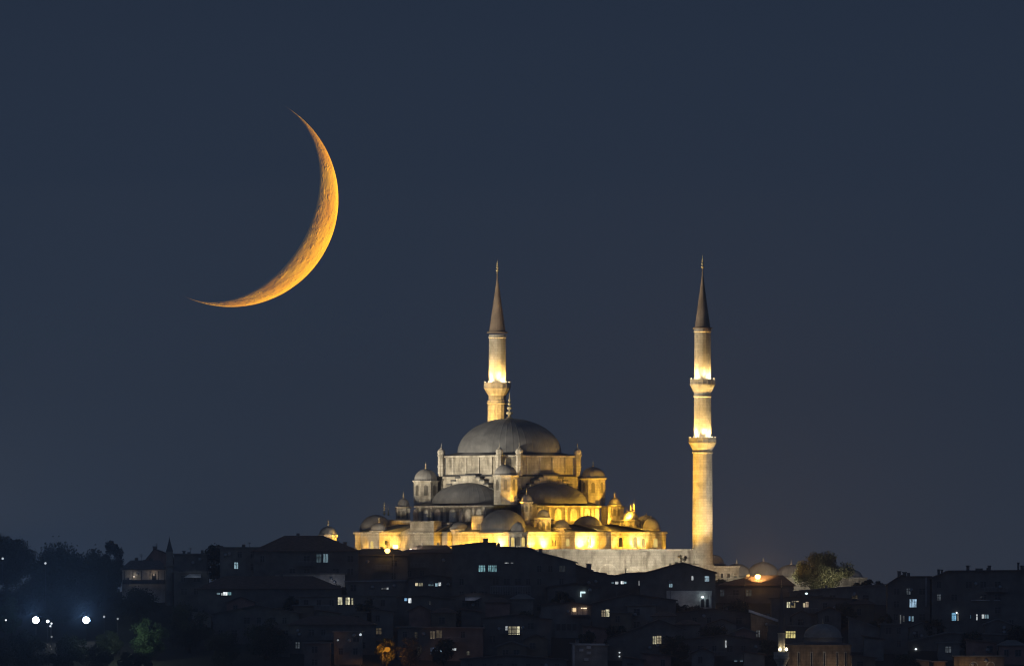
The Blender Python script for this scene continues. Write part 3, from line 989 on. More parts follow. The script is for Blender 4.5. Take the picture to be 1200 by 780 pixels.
# --- skyline row
def porch(root, X, Z, k):
    MB().box(X(144), X(194), -1.6, -1.5, Z(684), Z(679)).obj('balustrade', M['plaster_d'], root)
    pb_ = MB()
    for px in (146, 156, 166, 176, 186, 193):
        pb_.box(X(px) - .08, X(px) + .08, -1.6, -1.44, Z(684), Z(668.5))
    pb_.obj('veranda_posts', M['metal'], root)
    d = MB().box(X(178), X(183), -0.08, -0.002, Z(682), Z(672)).obj('door', M['dark_glass'], root)
    g = MB().lathe([(0.01, 0), (0.12, 0.05), (0.16, 0.18), (0.1, 0.3), (0.01, 0.33)], 10).obj('wall_lamp', glow_mat((1, .86, .66), 1.2, 'lamp_glass', 0.0), root, (X(157), -0.35, Z(676)))
    lamp('POINT', (X(157), -1.0, Z(675)), 14, (1, .86, .66), 0.2, root)
    lamp('POINT', (X(180), -1.2, Z(673)), 16, (1, .76, .52), 0.2, root)
house('low white walled house with a lit veranda under a wide hipped roof', -62, [(143, 667.5), (196, 667.5)], 11, 'plaster_p', 'tile2', hip=(152, 186, 656), extra=porch, grid=False)
house('reddish gabled house rising behind the white house with the lit veranda', -52, [(160, 668), (181, 642), (202, 650), (204, 668)], 9, 'plaster_r', 'tile2', chim=((181, 639.5, 5),))
house('flat topped dark house just right of the small dark minaret', -54, [(204, 648), (243, 648)], 10, 'plaster_d', 'slab', chim=((215, 645, 3),))
house('dark house behind the skyline tree with one pale blue upright window', -58, [(258, 640.5), (306, 640.5)], 10, 'plaster_m', 'slab', lit=((274.5, 658.5, 279, 666, CW, 0.55, 1),))
house('big hip roofed house forming the highest dark roof on the left skyline', -61, [(297, 646), (420, 646)], 14, 'plaster_d', 'tile', hip=(333, 378, 627), lit=((371, 649, 376.5, 658.5, CW, 0.10, 1), (379, 648.5, 384.5, 658.5, CW, 0.30, 1)), chim=((336, 627.5, 6), (404, 634.5, 4)))
house('low dark house right below the two orange lamps at the mosque wall', -59, [(408, 651), (478, 649)], 10, 'plaster_d', 'tile2', hip=(424, 466, 642.5), chim=((447, 640, 2.5),))
house('dark hipped house in front of the pale mosque block, antenna on its ridge', -57, [(470, 648), (531, 648)], 11, 'plaster_d', 'tile', hip=(490, 524, 638.2), chim=((494.5, 636, 1.2),))
def k2(root, X, Z, k):
    b = MB()
    b.box(X(575), X(622), -1.3, -0.003, Z(698.4), Z(697)); bal = b.obj('balcony', M['slab'], root)
    r = MB()
    r.box(X(575), X(622), -1.3, -1.24, Z(686.6), Z(686))
    for i in range(25):
        px = 575 + 47 * i / 24
        r.box(X(px) - .04, X(px) + .04, -1.3, -1.24, Z(697), Z(686.6))
    r.obj('railing', M['sheet'], bal)
house('wide dark apartment block before the yellow mosque wall with two cyan striped windows', -84, [(530, 638.5), (566, 634.8), (581.6, 635.2), (582, 639.6), (622, 641), (630, 645.5), (675, 657.5)], 12, 'plaster_d', 'slab',
      lit=((561, 662, 568.5, 669.5, CY, 0.55, 3), (572, 662, 582, 669.5, CY, 0.42, 4), (591.5, 658.6, 596, 659.8, WH, 0.5, 0), (598.5, 658.6, 601.5, 659.8, WH, 0.15, 0)), chim=((569, 630.4, 5.5),), extra=k2, cat='apartment block', name='apartment_block')
def ant(root, X, Z, k):
    a = MB()
    a.tube((X(733), 3, Z(672)), (X(733), 3, Z(665.5)), 0.09, 0.06, 6)
    for q in (666, 667.2, 668.4): a.tube((X(731), 3, Z(q)), (X(735), 3, Z(q)), 0.05, 0.05, 5)
    a.obj('antenna', M['metal'], root)
house('dark house below the pale terrace wall with a row of small white windows', -70, [(674, 660.5), (688, 665), (693, 669), (711, 671), (712, 673), (722, 673), (733, 670.8), (756, 669.5)], 8, 'plaster_d', 'tile2',
      lit=((721, 681, 724.5, 684, WH, 0.9, 0), (727.5, 680.4, 731, 683.8, WH, 1.2, 0), (731.6, 681, 734, 683.4, CW, 0.5, 0), (748.3, 680, 749.6, 685.5, WH, 0.35, 0), (757.3, 681, 758.2, 685, WH, 0.10, 0), (716.5, 681.6, 719.5, 683.4, CW, 0.15, 0)), chim=((690, 659.6, 6),), extra=ant, grid=False)
def ground_fl(root, X, Z, k):
    MB().box(X(781), X(834.5), -0.25, -0.004, Z(713), Z(691.5)).obj('ground_floor_wall', M['plaster_p'], root)
    d = MB()
    d.box(X(818.5), X(833.5), -0.36, -0.254, Z(712), Z(697.8))
    p = d.obj('porch', M['plaster_p'], root)
    MB().box(X(821.5), X(825.2), -0.45, -0.362, Z(711), Z(701.5)).obj('door_leaf', M['dark_glass'], p)
    MB().box(X(827), X(830.5), -0.45, -0.362, Z(711), Z(701.5)).obj('door_leaf', M['dark_glass'], p)
    MB().lathe([(0.01, -0.22), (0.2, -0.15), (0.28, 0), (0.2, 0.15), (0.01, 0.22)], 12).obj('wall_lamp', glow_mat((0.75, 0.95, 1.0), 4.0, 'lamp_glass', 0.0), root, (X(823.3), -0.75, Z(699)))
    lamp('POINT', (X(824), -1.5, Z(700)), 26, (0.66, 0.9, 1.0), 0.25, root)
    lamp('POINT', (X(803), -4.0, Z(706)), 34, (0.95, 0.9, 0.95), 0.25, root)
    a = MB()
    a.tube((X(786), -0.6, Z(712)), (X(786), -0.6, Z(692)), 0.07, 0.07, 6)
    a.obj('drainpipe', M['metal'], root)
house('dark gabled house at the foot of the tall minaret with a lit white porch', -82, [(750, 671.5), (800, 658), (838.5, 669.5)], 10, 'plaster_d', 'tile2',
      lit=((784, 683.5, 788, 687.5, CW, 0.6, 1), (810.4, 674.5, 812.6, 679.3, WH, 0.75, 0), (825.8, 674.6, 831, 680.8, (0.6, 0.85, 1.0), 0.55, 0)), extra=ground_fl, grid=False)
house('dark hip roofed house directly under the orange street lamp', -64, [(838, 686), (930, 684)], 12, 'plaster_d', 'tile', hip=(884, 918, 673.5))
house('long dark house under the olive tree, its parapet sloping gently', -66, [(925, 692), (990, 687), (1044, 683.5)], 10, 'plaster_m', 'slab')
def drain(root, X, Z, k):
    MB().box(X(1084.2), X(1086.2), -0.2, -0.003, Z(710), Z(676)).obj('drainpipe', M['sheet'], root)
    MB().box(X(1054.6), X(1056), -0.3, -0.003, Z(748), Z(738.5)).obj('stair_light', glow_mat(WH, 0.35, 'stair_glow'), root)
    MB().box(X(1054.6), X(1056.4), -0.3, -0.003, Z(763), Z(758)).obj('stair_light', glow_mat(WH, 0.25, 'stair_glow'), root)
    MB().box(X(1054.6), X(1056), -0.3, -0.003, Z(730), Z(720)).obj('stair_light', glow_mat(WH, 0.12, 'stair_glow'), root)
house('tall house on the right with twin chimneys and a bright blue striped window', -110, [(1040, 684), (1057, 673), (1063, 674.5), (1090, 674.5)], 10, 'plaster_d', 'tile2',
      lit=((1065.8, 701.5, 1074, 711, (0.5, 0.75, 1.0), 0.95, 3), (1065, 721.5, 1067, 727, BL, 0.55, 0), (1068.5, 721.5, 1070.5, 727.5, CW, 0.5, 0), (1058, 721, 1060, 728, WH, 0.08, 0)), chim=((1054.5, 668.6, 4), (1060.8, 669.6, 4.5)), extra=drain)
def strip(root, X, Z, k):
    MB().box(X(1138), X(1160), -0.35, -0.004, Z(703.6), Z(702.4)).obj('ledge', M['sheet'], root)
    MB().box(X(1164.5), X(1172), -0.35, -0.004, Z(703.6), Z(702.4)).obj('ledge', M['sheet'], root)
    lamp('POINT', (X(1150), -1.2, Z(699)), 1.2, (0.9, 0.95, 1.0), 0.2, root)
    MB().lathe([(0.01, -0.16), (0.15, -0.1), (0.2, 0), (0.15, 0.1), (0.01, 0.16)], 10).obj('wall_lamp', glow_mat((0.8, 0.93, 1.0), 3.0, 'lamp_glass', 0.0), root, (X(1121), -0.4, Z(717.5)))
house('long flat roofed block at the right edge with chimneys and blue lit windows', -112, [(1092, 676), (1104, 671.5), (1112, 667.8), (1212, 667.2)], 12, 'plaster_d', 'tile2',
      lit=((1115.3, 717.5, 1120.5, 726.8, (0.3, 0.68, 1.0), 0.85, 1), (1121.6, 717.5, 1123.6, 726.8, (0.8, 0.75, 0.65), 0.2, 0), (1144, 719.2, 1145.6, 726, WH, 0.8, 0), (1150.5, 719.5, 1153.6, 724, WH, 0.8, 0), (1154.2, 719.5, 1158.5, 724, CW, 0.35, 1), (1137, 720, 1138, 724, BL, 0.12, 0)),
      chim=((1101, 666.5, 3), (1104.8, 666.8, 2.4), (1135, 662, 3), (1148.5, 665.4, 8), (1160.5, 662, 3.6), (1194.5, 658.5, 2.4), (1199, 662, 4)), extra=strip, cat='apartment block', name='apartment_block')
# --- second row
def awning(root, X, Z, k):
    a = MB().add([(X(216), -1.6, Z(676)), (X(235.5), -1.6, Z(676)), (X(235.5), -0.05, Z(672)), (X(222), -0.05, Z(672)),
                  (X(216), -1.6, Z(676.5)), (X(235.5), -1.6, Z(676.5)), (X(235.5), -0.05, Z(672.5)), (X(222), -0.05, Z(672.5))],
                 [(0, 1, 2, 3), (7, 6, 5, 4), (0, 4, 5, 1), (1, 5, 6, 2), (2, 6, 7, 3), (3, 7, 4, 0)])
    a.obj('awning', M['sheet'], root)
    lamp('POINT', (X(229), -2.6, Z(668.5)), 20, (0.8, 0.92, 1.0), 0.2, root)
house('small dark house with a pale sloping awning near the small dark minaret', -72, [(204, 669), (244, 669)], 9, 'plaster_d', 'slab', extra=awning)
house('house with a pale flat wall showing between two dark roofs, left of centre', -70, [(322, 671.2), (404, 671.2)], 8, 'plaster_p', 'slab', grid=False,
      extra=lambda root, X, Z, k: lamp('POINT', (X(390), -3.2, Z(684)), 44, (0.85, 0.88, 1.0), 0.3, root))
house('dark hipped house with a bright cool strip window low on the left', -92, [(232, 690), (400, 690)], 14, 'plaster_d', 'tile', hip=(262, 366, 674.5),
      lit=((254, 694, 258, 696.2, CW, 0.35, 0), (259.5, 694.4, 261, 697, WH, 0.9, 0), (261.5, 693.2, 266.5, 697, WH, 1.3, 0), (267, 693.4, 271, 696.8, CY, 0.45, 0)), grid=False)
house('grey house with a thin pale parapet below the orange wall lamps', -74, [(405, 680), (480, 679)], 9, 'plaster_m', 'sheet', lit=((447, 688.4, 452, 690.2, WH, 0.10, 1), (453, 688, 455.2, 690.4, WH, 0.45, 0)))
house('dark house with one cream and one cool white low window under the pale block', -78, [(478, 677), (505, 672), (532, 676)], 9, 'plaster_d', 'tile2', lit=((486.5, 682.4, 490, 686, WW, 0.75, 0), (490.8, 682.4, 495.5, 686.2, YW, 0.35, 1), (502, 684, 508, 686, CW, 0.15, 0), (510, 683, 513.4, 686.6, CW, 0.6, 0), (513.8, 682, 516.8, 686, WH, 1.2, 0)), grid=False)
def awn2(root, X, Z, k):
    a = MB().add([(X(545), -1.8, Z(703)), (X(557), -1.8, Z(703)), (X(564), -0.05, Z(699.2)), (X(545), -0.05, Z(699.2)),
                  (X(545), -1.8, Z(703.4)), (X(557), -1.8, Z(703.4)), (X(564), -0.05, Z(699.6)), (X(545), -0.05, Z(699.6))],
                 [(0, 1, 2, 3), (7, 6, 5, 4), (0, 4, 5, 1), (1, 5, 6, 2), (2, 6, 7, 3), (3, 7, 4, 0)])
    a.obj('awning', M['sheet'], root)
    lamp('POINT', (X(554), -2.6, Z(696)), 16, (0.85, 0.85, 1.0), 0.2, root)
house('dark house with a faint grey awning in the middle of the slope', -98, [(520, 698), (560, 694), (604, 697)], 10, 'plaster_d', 'tile2', extra=awn2)
def sign_l(root, X, Z, k):
    s = MB(); s.box(X(680), X(686), -0.5, -0.3, Z(694.6), Z(692.6)); s.box(X(680), X(681.2), -0.5, -0.3, Z(699), Z(694.6))
    s.obj('strip_lamp', glow_mat((0.7, 0.95, 1.0), 1.3, 'tube_glow', 0.0), root)
house('dark house with a cool white angled strip lamp on its front', -92, [(642, 686), (674, 682), (702, 687)], 9, 'plaster_d', 'tile2', extra=sign_l)
# --- third row
house('dim house with a group of three bright yellowish windows under its flat eave', -108, [(350, 697.5), (470, 696)], 11, 'plaster_m', 'slab', lit=((396, 699.4, 401, 708, YW, 1.0, 1), (405, 699.6, 407, 708, YW, 0.4, 0), (407.4, 699.6, 410, 708, YW, 1.15, 0), (412, 700.2, 413.8, 708, YW, 0.65, 0)))
house('dark house with one triangular blue white window left of centre', -114, [(468, 699), (496, 696.5), (532, 701)], 10, 'plaster_d', 'tile2', lit=((474, 700.4, 477.4, 703.6, BL, 0.8, 0), (478.6, 700.4, 482, 706, WH, 1.2, 0), (503, 704, 504.5, 708, WH, 0.06, 0)), grid=False)
def terr_l(root, X, Z, k):
    t = MB(); t.box(X(668), X(690), -1.4, -0.003, Z(721.4), Z(720.2)); b = t.obj('balcony', M['slab'], root)
    t = MB(); t.box(X(669), X(689), -0.06, -0.004, Z(719.6), Z(711)); t.obj('lit_wall', M['plaster_p'], root)
    p = MB()
    for px in (670.5, 677, 683, 688): p.box(X(px) - .07, X(px) + .07, -1.3, -1.2, Z(720), Z(711))
    p.obj('posts', M['metal'], b)
    MB().box(X(681), X(688), -0.4, -0.1, Z(712.6), Z(711.6)).obj('strip_lamp', glow_mat((1, .75, .5), 1.5, 'warm_tube', 0.0), root)
    MB().box(X(671), X(675), -0.3, -0.08, Z(716), Z(712)).obj('wall_lamp', glow_mat((1, .72, .4), 1.1, 'warm_lamp', 0.1), root)
    lamp('POINT', (X(674), -1.1, Z(714)), 4, (1, .5, .2), 0.15, root)
    lamp('POINT', (X(685), -1.1, Z(714)), 3, (1, .5, .22), 0.15, root)
    e = MB(); e.box(X(650), X(678), -1.6, -0.9, Z(748), Z(728)); eb = e.obj('enclosed_balcony', M['plaster_m'], root)
    g = MB()
    for i in range(4): g.box(X(652 + 6.3 * i), X(656.6 + 6.3 * i), -1.66, -1.602, Z(738), Z(730.5))
    g.obj('glazing', M['dark_glass'], eb)
house('house with an orange lit roof terrace and an enclosed grey balcony, centre right', -116, [(634, 707), (672, 704.6), (692, 708)], 10, 'plaster_m', 'tile', extra=terr_l, grid=False)
house('dark house with a single square cream window right of the orange terrace', -118, [(694, 706), (740, 694.5), (792, 702)], 10, 'plaster_d', 'tile2', lit=((705, 714.4, 709, 722, (0.9, 0.75, 0.5), 0.3, 1), (709.8, 713.6, 714, 722, YW, 0.85, 0)), grid=False)
house('unlit house below the white porch at the minaret foot', -112, [(788, 717), (836, 712), (882, 718)], 10, 'plaster_d', 'tile2')
house('house with a pale sloping roof left of the small lit minaret', -122, [(880, 714.5), (914, 726)], 10, 'brick', 'sheet', lit=((886.4, 738, 887.6, 746, WH, 0.10, 0), (889, 738, 890.6, 746, WH, 0.12, 0)), grid=False, roof_t=0.6,
      extra=lambda root, X, Z, k: (lamp('POINT', (X(886), -3.5, Z(709)), 40, (0.9, 0.9, 1.0), 0.2, root), lamp('POINT', (X(885), -3, Z(735)), 16, (1, 0.7, 0.45), 0.2, root)))
def hl(root, X, Z, k):
    MB().lathe([(0.01, -0.22), (0.25, -0.12), (0.32, 0), (0.25, 0.12), (0.01, 0.22)], 12).obj('roof_lamp', glow_mat((0.7, 0.95, 1.0), 2.5, 'lamp_glass', 0.0), root, (X(945), -0.5, Z(695)))
    MB().tube((X(945), -0.5, Z(694)), (X(945), -0.5, Z(690)), 0.06, 0.06, 6).obj('lamp_rod', M['metal'], root)
house('dark house with two amber windows and a small white lamp beneath the olive tree', -98, [(904, 700), (950, 697), (1002, 701)], 11, 'plaster_d', 'tile2', lit=((922, 704.8, 926, 711.6, YW, 0.85, 1), (927.4, 704.2, 932, 711.4, (1, .8, .4), 0.35, 1), (928, 703.6, 936, 704.8, WW, 0.5, 0), (941, 706, 943.6, 711, WW, 0.6, 0), (944, 704.6, 947.4, 711, (1, .75, .5), 0.6, 1)), extra=hl)
house('dark house with a square yellow window behind the small lit minaret', -130, [(900, 731), (952, 733)], 9, 'plaster_d', 'slab', lit=((920.8, 739, 932, 747, (1.0, 0.86, 0.34), 0.8, 3),), grid=False)
# --- lower rows
house('dark house with a wide cream window and a bright white curtain edge', -142, [(566, 723), (604, 719), (646, 724.6)], 10, 'plaster_d', 'tile2', lit=((592.4, 733, 595, 738, WH, 0.6, 0), (596, 733.4, 605.4, 743, (1, .9, .6), 0.30, 2), (606, 733.4, 609, 743, YW, 1.2, 0)))
house('dim flat roofed house with brown and bluish stacked windows near the orange tree', -150, [(466, 733.5), (566, 734.5)], 10, 'plaster_d', 'slab', lit=((504, 739, 510, 748, (1, .8, .55), 0.12, 1), (511.5, 738, 518, 747, (1, .8, .55), 0.09, 1), (504.5, 758, 509, 766, (0.4, 0.6, 1.0), 0.10, 1), (510, 757, 513.5, 766, (0.5, 0.7, 1.0), 0.22, 1), (515, 758.5, 518, 763.5, (0.5, 0.75, 1.0), 0.4, 0), (529.5, 759.5, 531.5, 761.5, WH, 0.8, 0), (532.5, 759, 534.6, 761.5, WH, 1.0, 0), (489, 757, 494, 766, (1, .9, .7), 0.05, 1), (486, 740, 489, 748, (1, .9, .7), 0.04, 1), (547, 762.5, 550, 767, (1, .95, .75), 0.10, 0)))
def acs(root, X, Z, k):
    for px, py in ((681, 761), (690, 758), (690, 764.5), (687, 772)):
        MB().box(X(px) - .5, X(px) + .5, -0.5, -0.004, Z(py + 1.6), Z(py - 1.6)).obj('air_conditioner', M['sheet'], root)
    MB().box(X(671), X(673.6), -0.3, -0.003, Z(782), Z(754)).obj('corner_strip', M['sheet'], root)
    MB().box(X(674), X(709), -0.5, -0.003, Z(755.6), Z(753.4)).obj('cornice', M['sheet'], root)
    lamp('POINT', (X(690), -5, Z(766)), 30, (0.95, 0.85, 0.85), 0.3, root)
house('grey house with wall mounted air conditioners at the bottom, right of centre', -160, [(670, 752.5), (712, 754.5)], 10, 'plaster_m', 'slab', extra=acs, grid=False)
def two_l(root, X, Z, k):
    for px, py in ((726, 764), (726, 768.5)):
        MB().lathe([(0.01, -0.18), (0.17, -0.1), (0.2, 0), (0.17, 0.1), (0.01, 0.18)], 10).obj('wall_lamp', glow_mat((0.85, 0.95, 1.0), 0.7, 'lamp_glass', 0.0), root, (X(px), -0.3, Z(py)))
house('dark gabled house with a patterned cream window and two tiny lamps', -150, [(712, 748), (772, 725), (802, 736)], 10, 'plaster_d', 'tile2', lit=((765, 745, 769, 754, YW, 0.6, 1), (769.6, 744.4, 775, 753.6, (1, .85, .55), 0.42, 1)), extra=two_l, grid=False)
def posts2(root, X, Z, k):
    for px in (862.2, 868.8):
        MB().box(X(px) - .32, X(px) + .32, -0.4, -0.004, Z(782), Z(773.5)).obj('door_panel', glow_mat((0.5, 0.72, 0.9), 0.28, 'door_glow', 0.2), root)
    MB().box(X(849.8), X(851.4), -0.3, -0.004, Z(758), Z(750)).obj('stair_window', glow_mat(WH, 0.55, 'stair_glow2'), root)
house('dark house low on the right with two pale glowing door panels', -152, [(792, 749), (850, 743), (908, 751)], 10, 'plaster_d', 'tile2', extra=posts2)
house('unlit hip roofed house at the bottom, left of the orange lit tree', -142, [(338, 732), (440, 732)], 12, 'plaster_d', 'tile', hip=(362, 412, 721))
house('unlit house on the left slope behind the dim green trees', -126, [(250, 718), (300, 708), (350, 717)], 11, 'plaster_d', 'tile2')
house('dark house with a long sloping roof line left of the amber walled building', -138, [(995, 722), (1026, 733), (1062, 749)], 10, 'plaster_m', 'slab')
def qlamp(root, X, Z, k):
    MB().lathe([(0.01, -0.22), (0.2, -0.12), (0.27, 0), (0.2, 0.12), (0.01, 0.22)], 12).obj('wall_lamp', glow_mat((0.85, 0.95, 1.0), 2.0, 'lamp_glass', 0.0), root, (X(1073.3), -0.4, Z(760)))
house('broad unlit block below the right hand blue windows with one tiny white lamp', -136, [(1058, 752), (1110, 740), (1206, 743)], 11, 'plaster_d', 'slab', extra=qlamp)
def amber(root, X, Z, k):
    for px in (1141, 1161):
        pts_o, pts_i = [], []
        r_ = 5.2 * k
        for i in range(9):
            a = pi * i / 8
            pts_o.append((X(px) + r_ * cos(a), Z(779.5) + r_ * sin(a))); pts_i.append((X(px) + (r_ - .25) * cos(a), Z(779.5) + (r_ - .25) * sin(a)))
        m = MB()
        for i in range(8): m.slab_y([pts_o[i], pts_o[i + 1], pts_i[i + 1], pts_i[i]], -0.15, -0.003)
        m.obj('arch', M['stone_smooth'], root)
    lamp('POINT', (X(1128), -2.2, Z(781)), 60, (1, .66, .3), 0.25, root)
    lamp('POINT', (X(1152), -3.0, Z(781)), 70, (1, .72, .42), 0.25, root)
house('amber lit stone building with round arches at the bottom right edge', -170, [(1118, 767.5), (1177, 767.5)], 9, 'brick', 'slab', extra=amber, grid=False)
house('tiny orange lit wall at the bottom, left of the amber arched building', -172, [(1094, 774), (1108, 774)], 6, 'brick', 'slab', grid=False, extra=lambda root, X, Z, k: lamp('POINT', (X(1101), -2.0, Z(780)), 30, (1, .5, .2), 0.2, root))
house('small tan hut at the bottom between the tall house and the orange wall', -172, [(1070, 771), (1089, 773)], 6, 'brick', 'slab', grid=False, extra=lambda root, X, Z, k: lamp('POINT', (X(1080), -2.6, Z(781)), 16, (1, .85, .7), 0.2, root))
house('unlit low house at the bottom edge, right of the orange lit tree', -172, [(540, 771), (600, 766), (664, 772)], 9, 'plaster_d', 'tile2')

# --- small houses packed between the larger ones
fr_ = random.Random(21)
M['plaster_a'] = plain_mat('faded_plaster', (0.23, 0.21, 0.19), rough=0.9)
M['plaster_b'] = plain_mat('ochre_plaster', (0.19, 0.15, 0.11), rough=0.9)
spots = [(236, 716, -102), (282, 700, -104), (322, 741, -146), (356, 708, -120), (385, 714, -122), (420, 716, -124), (448, 712, -122), (408, 739, -156), (372, 752, -162),
         (492, 710, -126), (520, 716, -130), (552, 712, -122), (583, 704, -112), (612, 700, -104), (600, 752, -158), (628, 744, -152), (700, 732, -134), (728, 716, -130), (752, 708, -122),
         (778, 720, -132), (806, 730, -138), (846, 726, -134), (872, 736, -142), (824, 760, -166), (884, 762, -166), (940, 716, -112), (972, 712, -110), (1010, 706, -100), (1024, 744, -150),
         (1048, 730, -140), (1082, 730, -128), (1112, 752, -150), (1150, 748, -150), (1186, 754, -156), (1170, 726, -124), (742, 768, -172), (770, 764, -168), (1012, 766, -170)]
for px, py, y in spots:
    w_ = fr_.uniform(20, 36)
    kind = fr_.choice(('flat', 'gable', 'hip', 'shed'))
    wl = fr_.choice(('plaster_d', 'plaster_m', 'plaster_a', 'plaster_b', 'plaster_r', 'plaster_m'))
    rf = fr_.choice(('tile', 'tile2', 'slab', 'tile'))
    a, b = px - w_ / 2, px + w_ / 2
    top, hp = [(a, py), (b, py + fr_.uniform(-.5, .5))], None
    if kind == 'gable': top = [(a, py + 4), (px, py - 2), (b, py + 4)]
    if kind == 'shed': top = [(a, py), (b, py + 3.5)]
    if kind == 'hip': hp = (px - w_ * .18, px + w_ * .18, py - 4.5); top = [(a, py + 2), (b, py + 2)]
    house('small unlit house squeezed among the bigger dark houses on the slope', y, top, fr_.uniform(6, 8), wl, rf if kind != 'flat' else 'slab', hip=hp)

# --- small mosque low on the right
sm_y = -164.0
sm = empty('small_mosque', (WX(962, sm_y), sm_y, gz(sm_y) - 0.6), 'small brown stone mosque with a dim grey dome at the bottom right', 'mosque')
zb = gz(sm_y) - 0.6
def sx(px): return (px - 962) * kk(sm_y)
def sz(py): return WZ(py, sm_y) - zb
MB().box(sx(923), sx(997), 0, 13, 0, sz(757)).obj('wall', M['brick'], sm)
MB().box(sx(922), sx(998), -0.3, 13.3, sz(756.9), sz(755)).obj('cornice', M['brick'], sm)
MB().frustum([(sx(922), -.3), (sx(998), -.3), (sx(998), 13.3), (sx(922), 13.3)], sz(754.9), [(sx(944), 2), (sx(986), 2), (sx(986), 11), (sx(944), 11)], sz(752)).obj('roof', M['lead'], sm)
sd = MB().lathe([(4.3, 0), (4.3, 0.9), (4.5, 1.0), (4.5, 1.2)] + dome_prof(4.2, 2.9, 1.2, 12), 40).obj('dome', M['lead_small'], sm, (sx(965), 6.5, sz(752)))
finial(sd, (0, 0, 4.0), 1.4, 0.25)
for px in (936, 951, 966, 981, 991):
    fr = MB().box(sx(px) - .28, sx(px) + .28, -0.12, -0.003, sz(781), sz(763)).obj('window', M['stone_smooth'], sm)
    MB().box(sx(px) - .16, sx(px) + .16, -0.16, -0.122, sz(780), sz(764)).obj('pane', M['dark_glass'], fr)
lamp('POINT', (sx(936), -3.2, sz(783)), 85, (1, .76, .50), 0.25, sm)
lamp('POINT', (sx(978), -3.2, sz(784)), 110, (1, .76, .48), 0.25, sm)
lamp('POINT', (sx(968), -5.5, sz(762)), 70, (1, .82, .6), 0.3, sm)

mn_y = -168.0
mn = empty('small_minaret', (WX(915.8, mn_y), mn_y, gz(mn_y) - 0.6), 'short slim minaret with two bright lamps on its gallery, beside the small mosque', 'minaret')
zb2 = gz(mn_y) - 0.6
def nz(py): return WZ(py, mn_y) - zb2
kq = kk(mn_y)
MB().lathe([(1.05, 0), (1.0, nz(778))], 12, smooth=False).obj('shaft', M['stone_smooth'], mn)
MB().lathe([(1.0, nz(778)), (1.25, nz(776)), (1.25, nz(775.4)), (1.5, nz(773.6)), (1.5, nz(773)), (1.75, nz(771.2)), (1.75, nz(769.4)), (1.0, nz(769.3))], 16, smooth=False).obj('balcony', M['stone_smooth'], mn)
rl = MB()
for i in range(16):
    a0, a1 = 2 * pi * i / 16, 2 * pi * (i + 1) / 16
    rl.prism([(1.72 * cos(a0), 1.72 * sin(a0)), (1.72 * cos(a1), 1.72 * sin(a1)), (1.64 * cos(a1), 1.64 * sin(a1)), (1.64 * cos(a0), 1.64 * sin(a0))], nz(769.3), nz(763.5))
rl.obj('railing', M['stone_smooth'], mn)
MB().lathe([(0.82, nz(769.2)), (0.8, nz(742)), (0.92, nz(741.6)), (0.92, nz(741))], 12, smooth=False).obj('upper_shaft', M['stone_smooth'], mn)
MB().lathe([(1.0, nz(741)), (0.95, nz(740))] + [(0.8 * (1 - f) + 0.1, nz(740) + f * (nz(688) - nz(740))) for f in (0.1, 0.3, 0.5, 0.7, 0.9, 1.0)], 12, smooth=False).obj('cone_roof', M['lead'], mn)
MB().lathe(finial_prof(2.0, 0.22), 8).obj('finial', M['gilt'], mn, (0, 0, nz(688)))
for dx_, dy_ in ((-0.35, -1.25), (1.05, -0.75)):
    MB().lathe([(0.01, -0.35), (0.26, -0.22), (0.36, 0), (0.26, 0.3), (0.01, 0.5)], 12).obj('gallery_lamp', glow_mat((1, .9, .62), 3.5, 'gallery_glow', 0.0), mn, (dx_, dy_, nz(760.5)))
    lamp('POINT', (dx_ * 1.15, dy_ * 1.15, nz(757.5)), 26, (1, .78, .4), 0.15, mn)

# --- small dark minaret on the left skyline
dk_y = -66.0
dk = empty('small_minaret', (WX(198.6, dk_y), dk_y, gz(dk_y) - 0.6), 'small unlit minaret with a pointed cone on the left skyline', 'minaret')
zb3 = gz(dk_y) - 0.6
def dz(py): return WZ(py, dk_y) - zb3
MB().lathe([(1.0, 0), (0.9, dz(664)), (1.3, dz(663)), (1.3, dz(661)), (0.8, dz(660.8)), (0.75, dz(646))], 14, smooth=False).obj('shaft', M['plaster_m'], dk)
MB().lathe([(0.85, dz(646)), (0.62, dz(642)), (0.36, dz(637)), (0.14, dz(632)), (0.05, dz(630)), (0.001, dz(627.5))], 12).obj('cone_roof', M['lead'], dk)

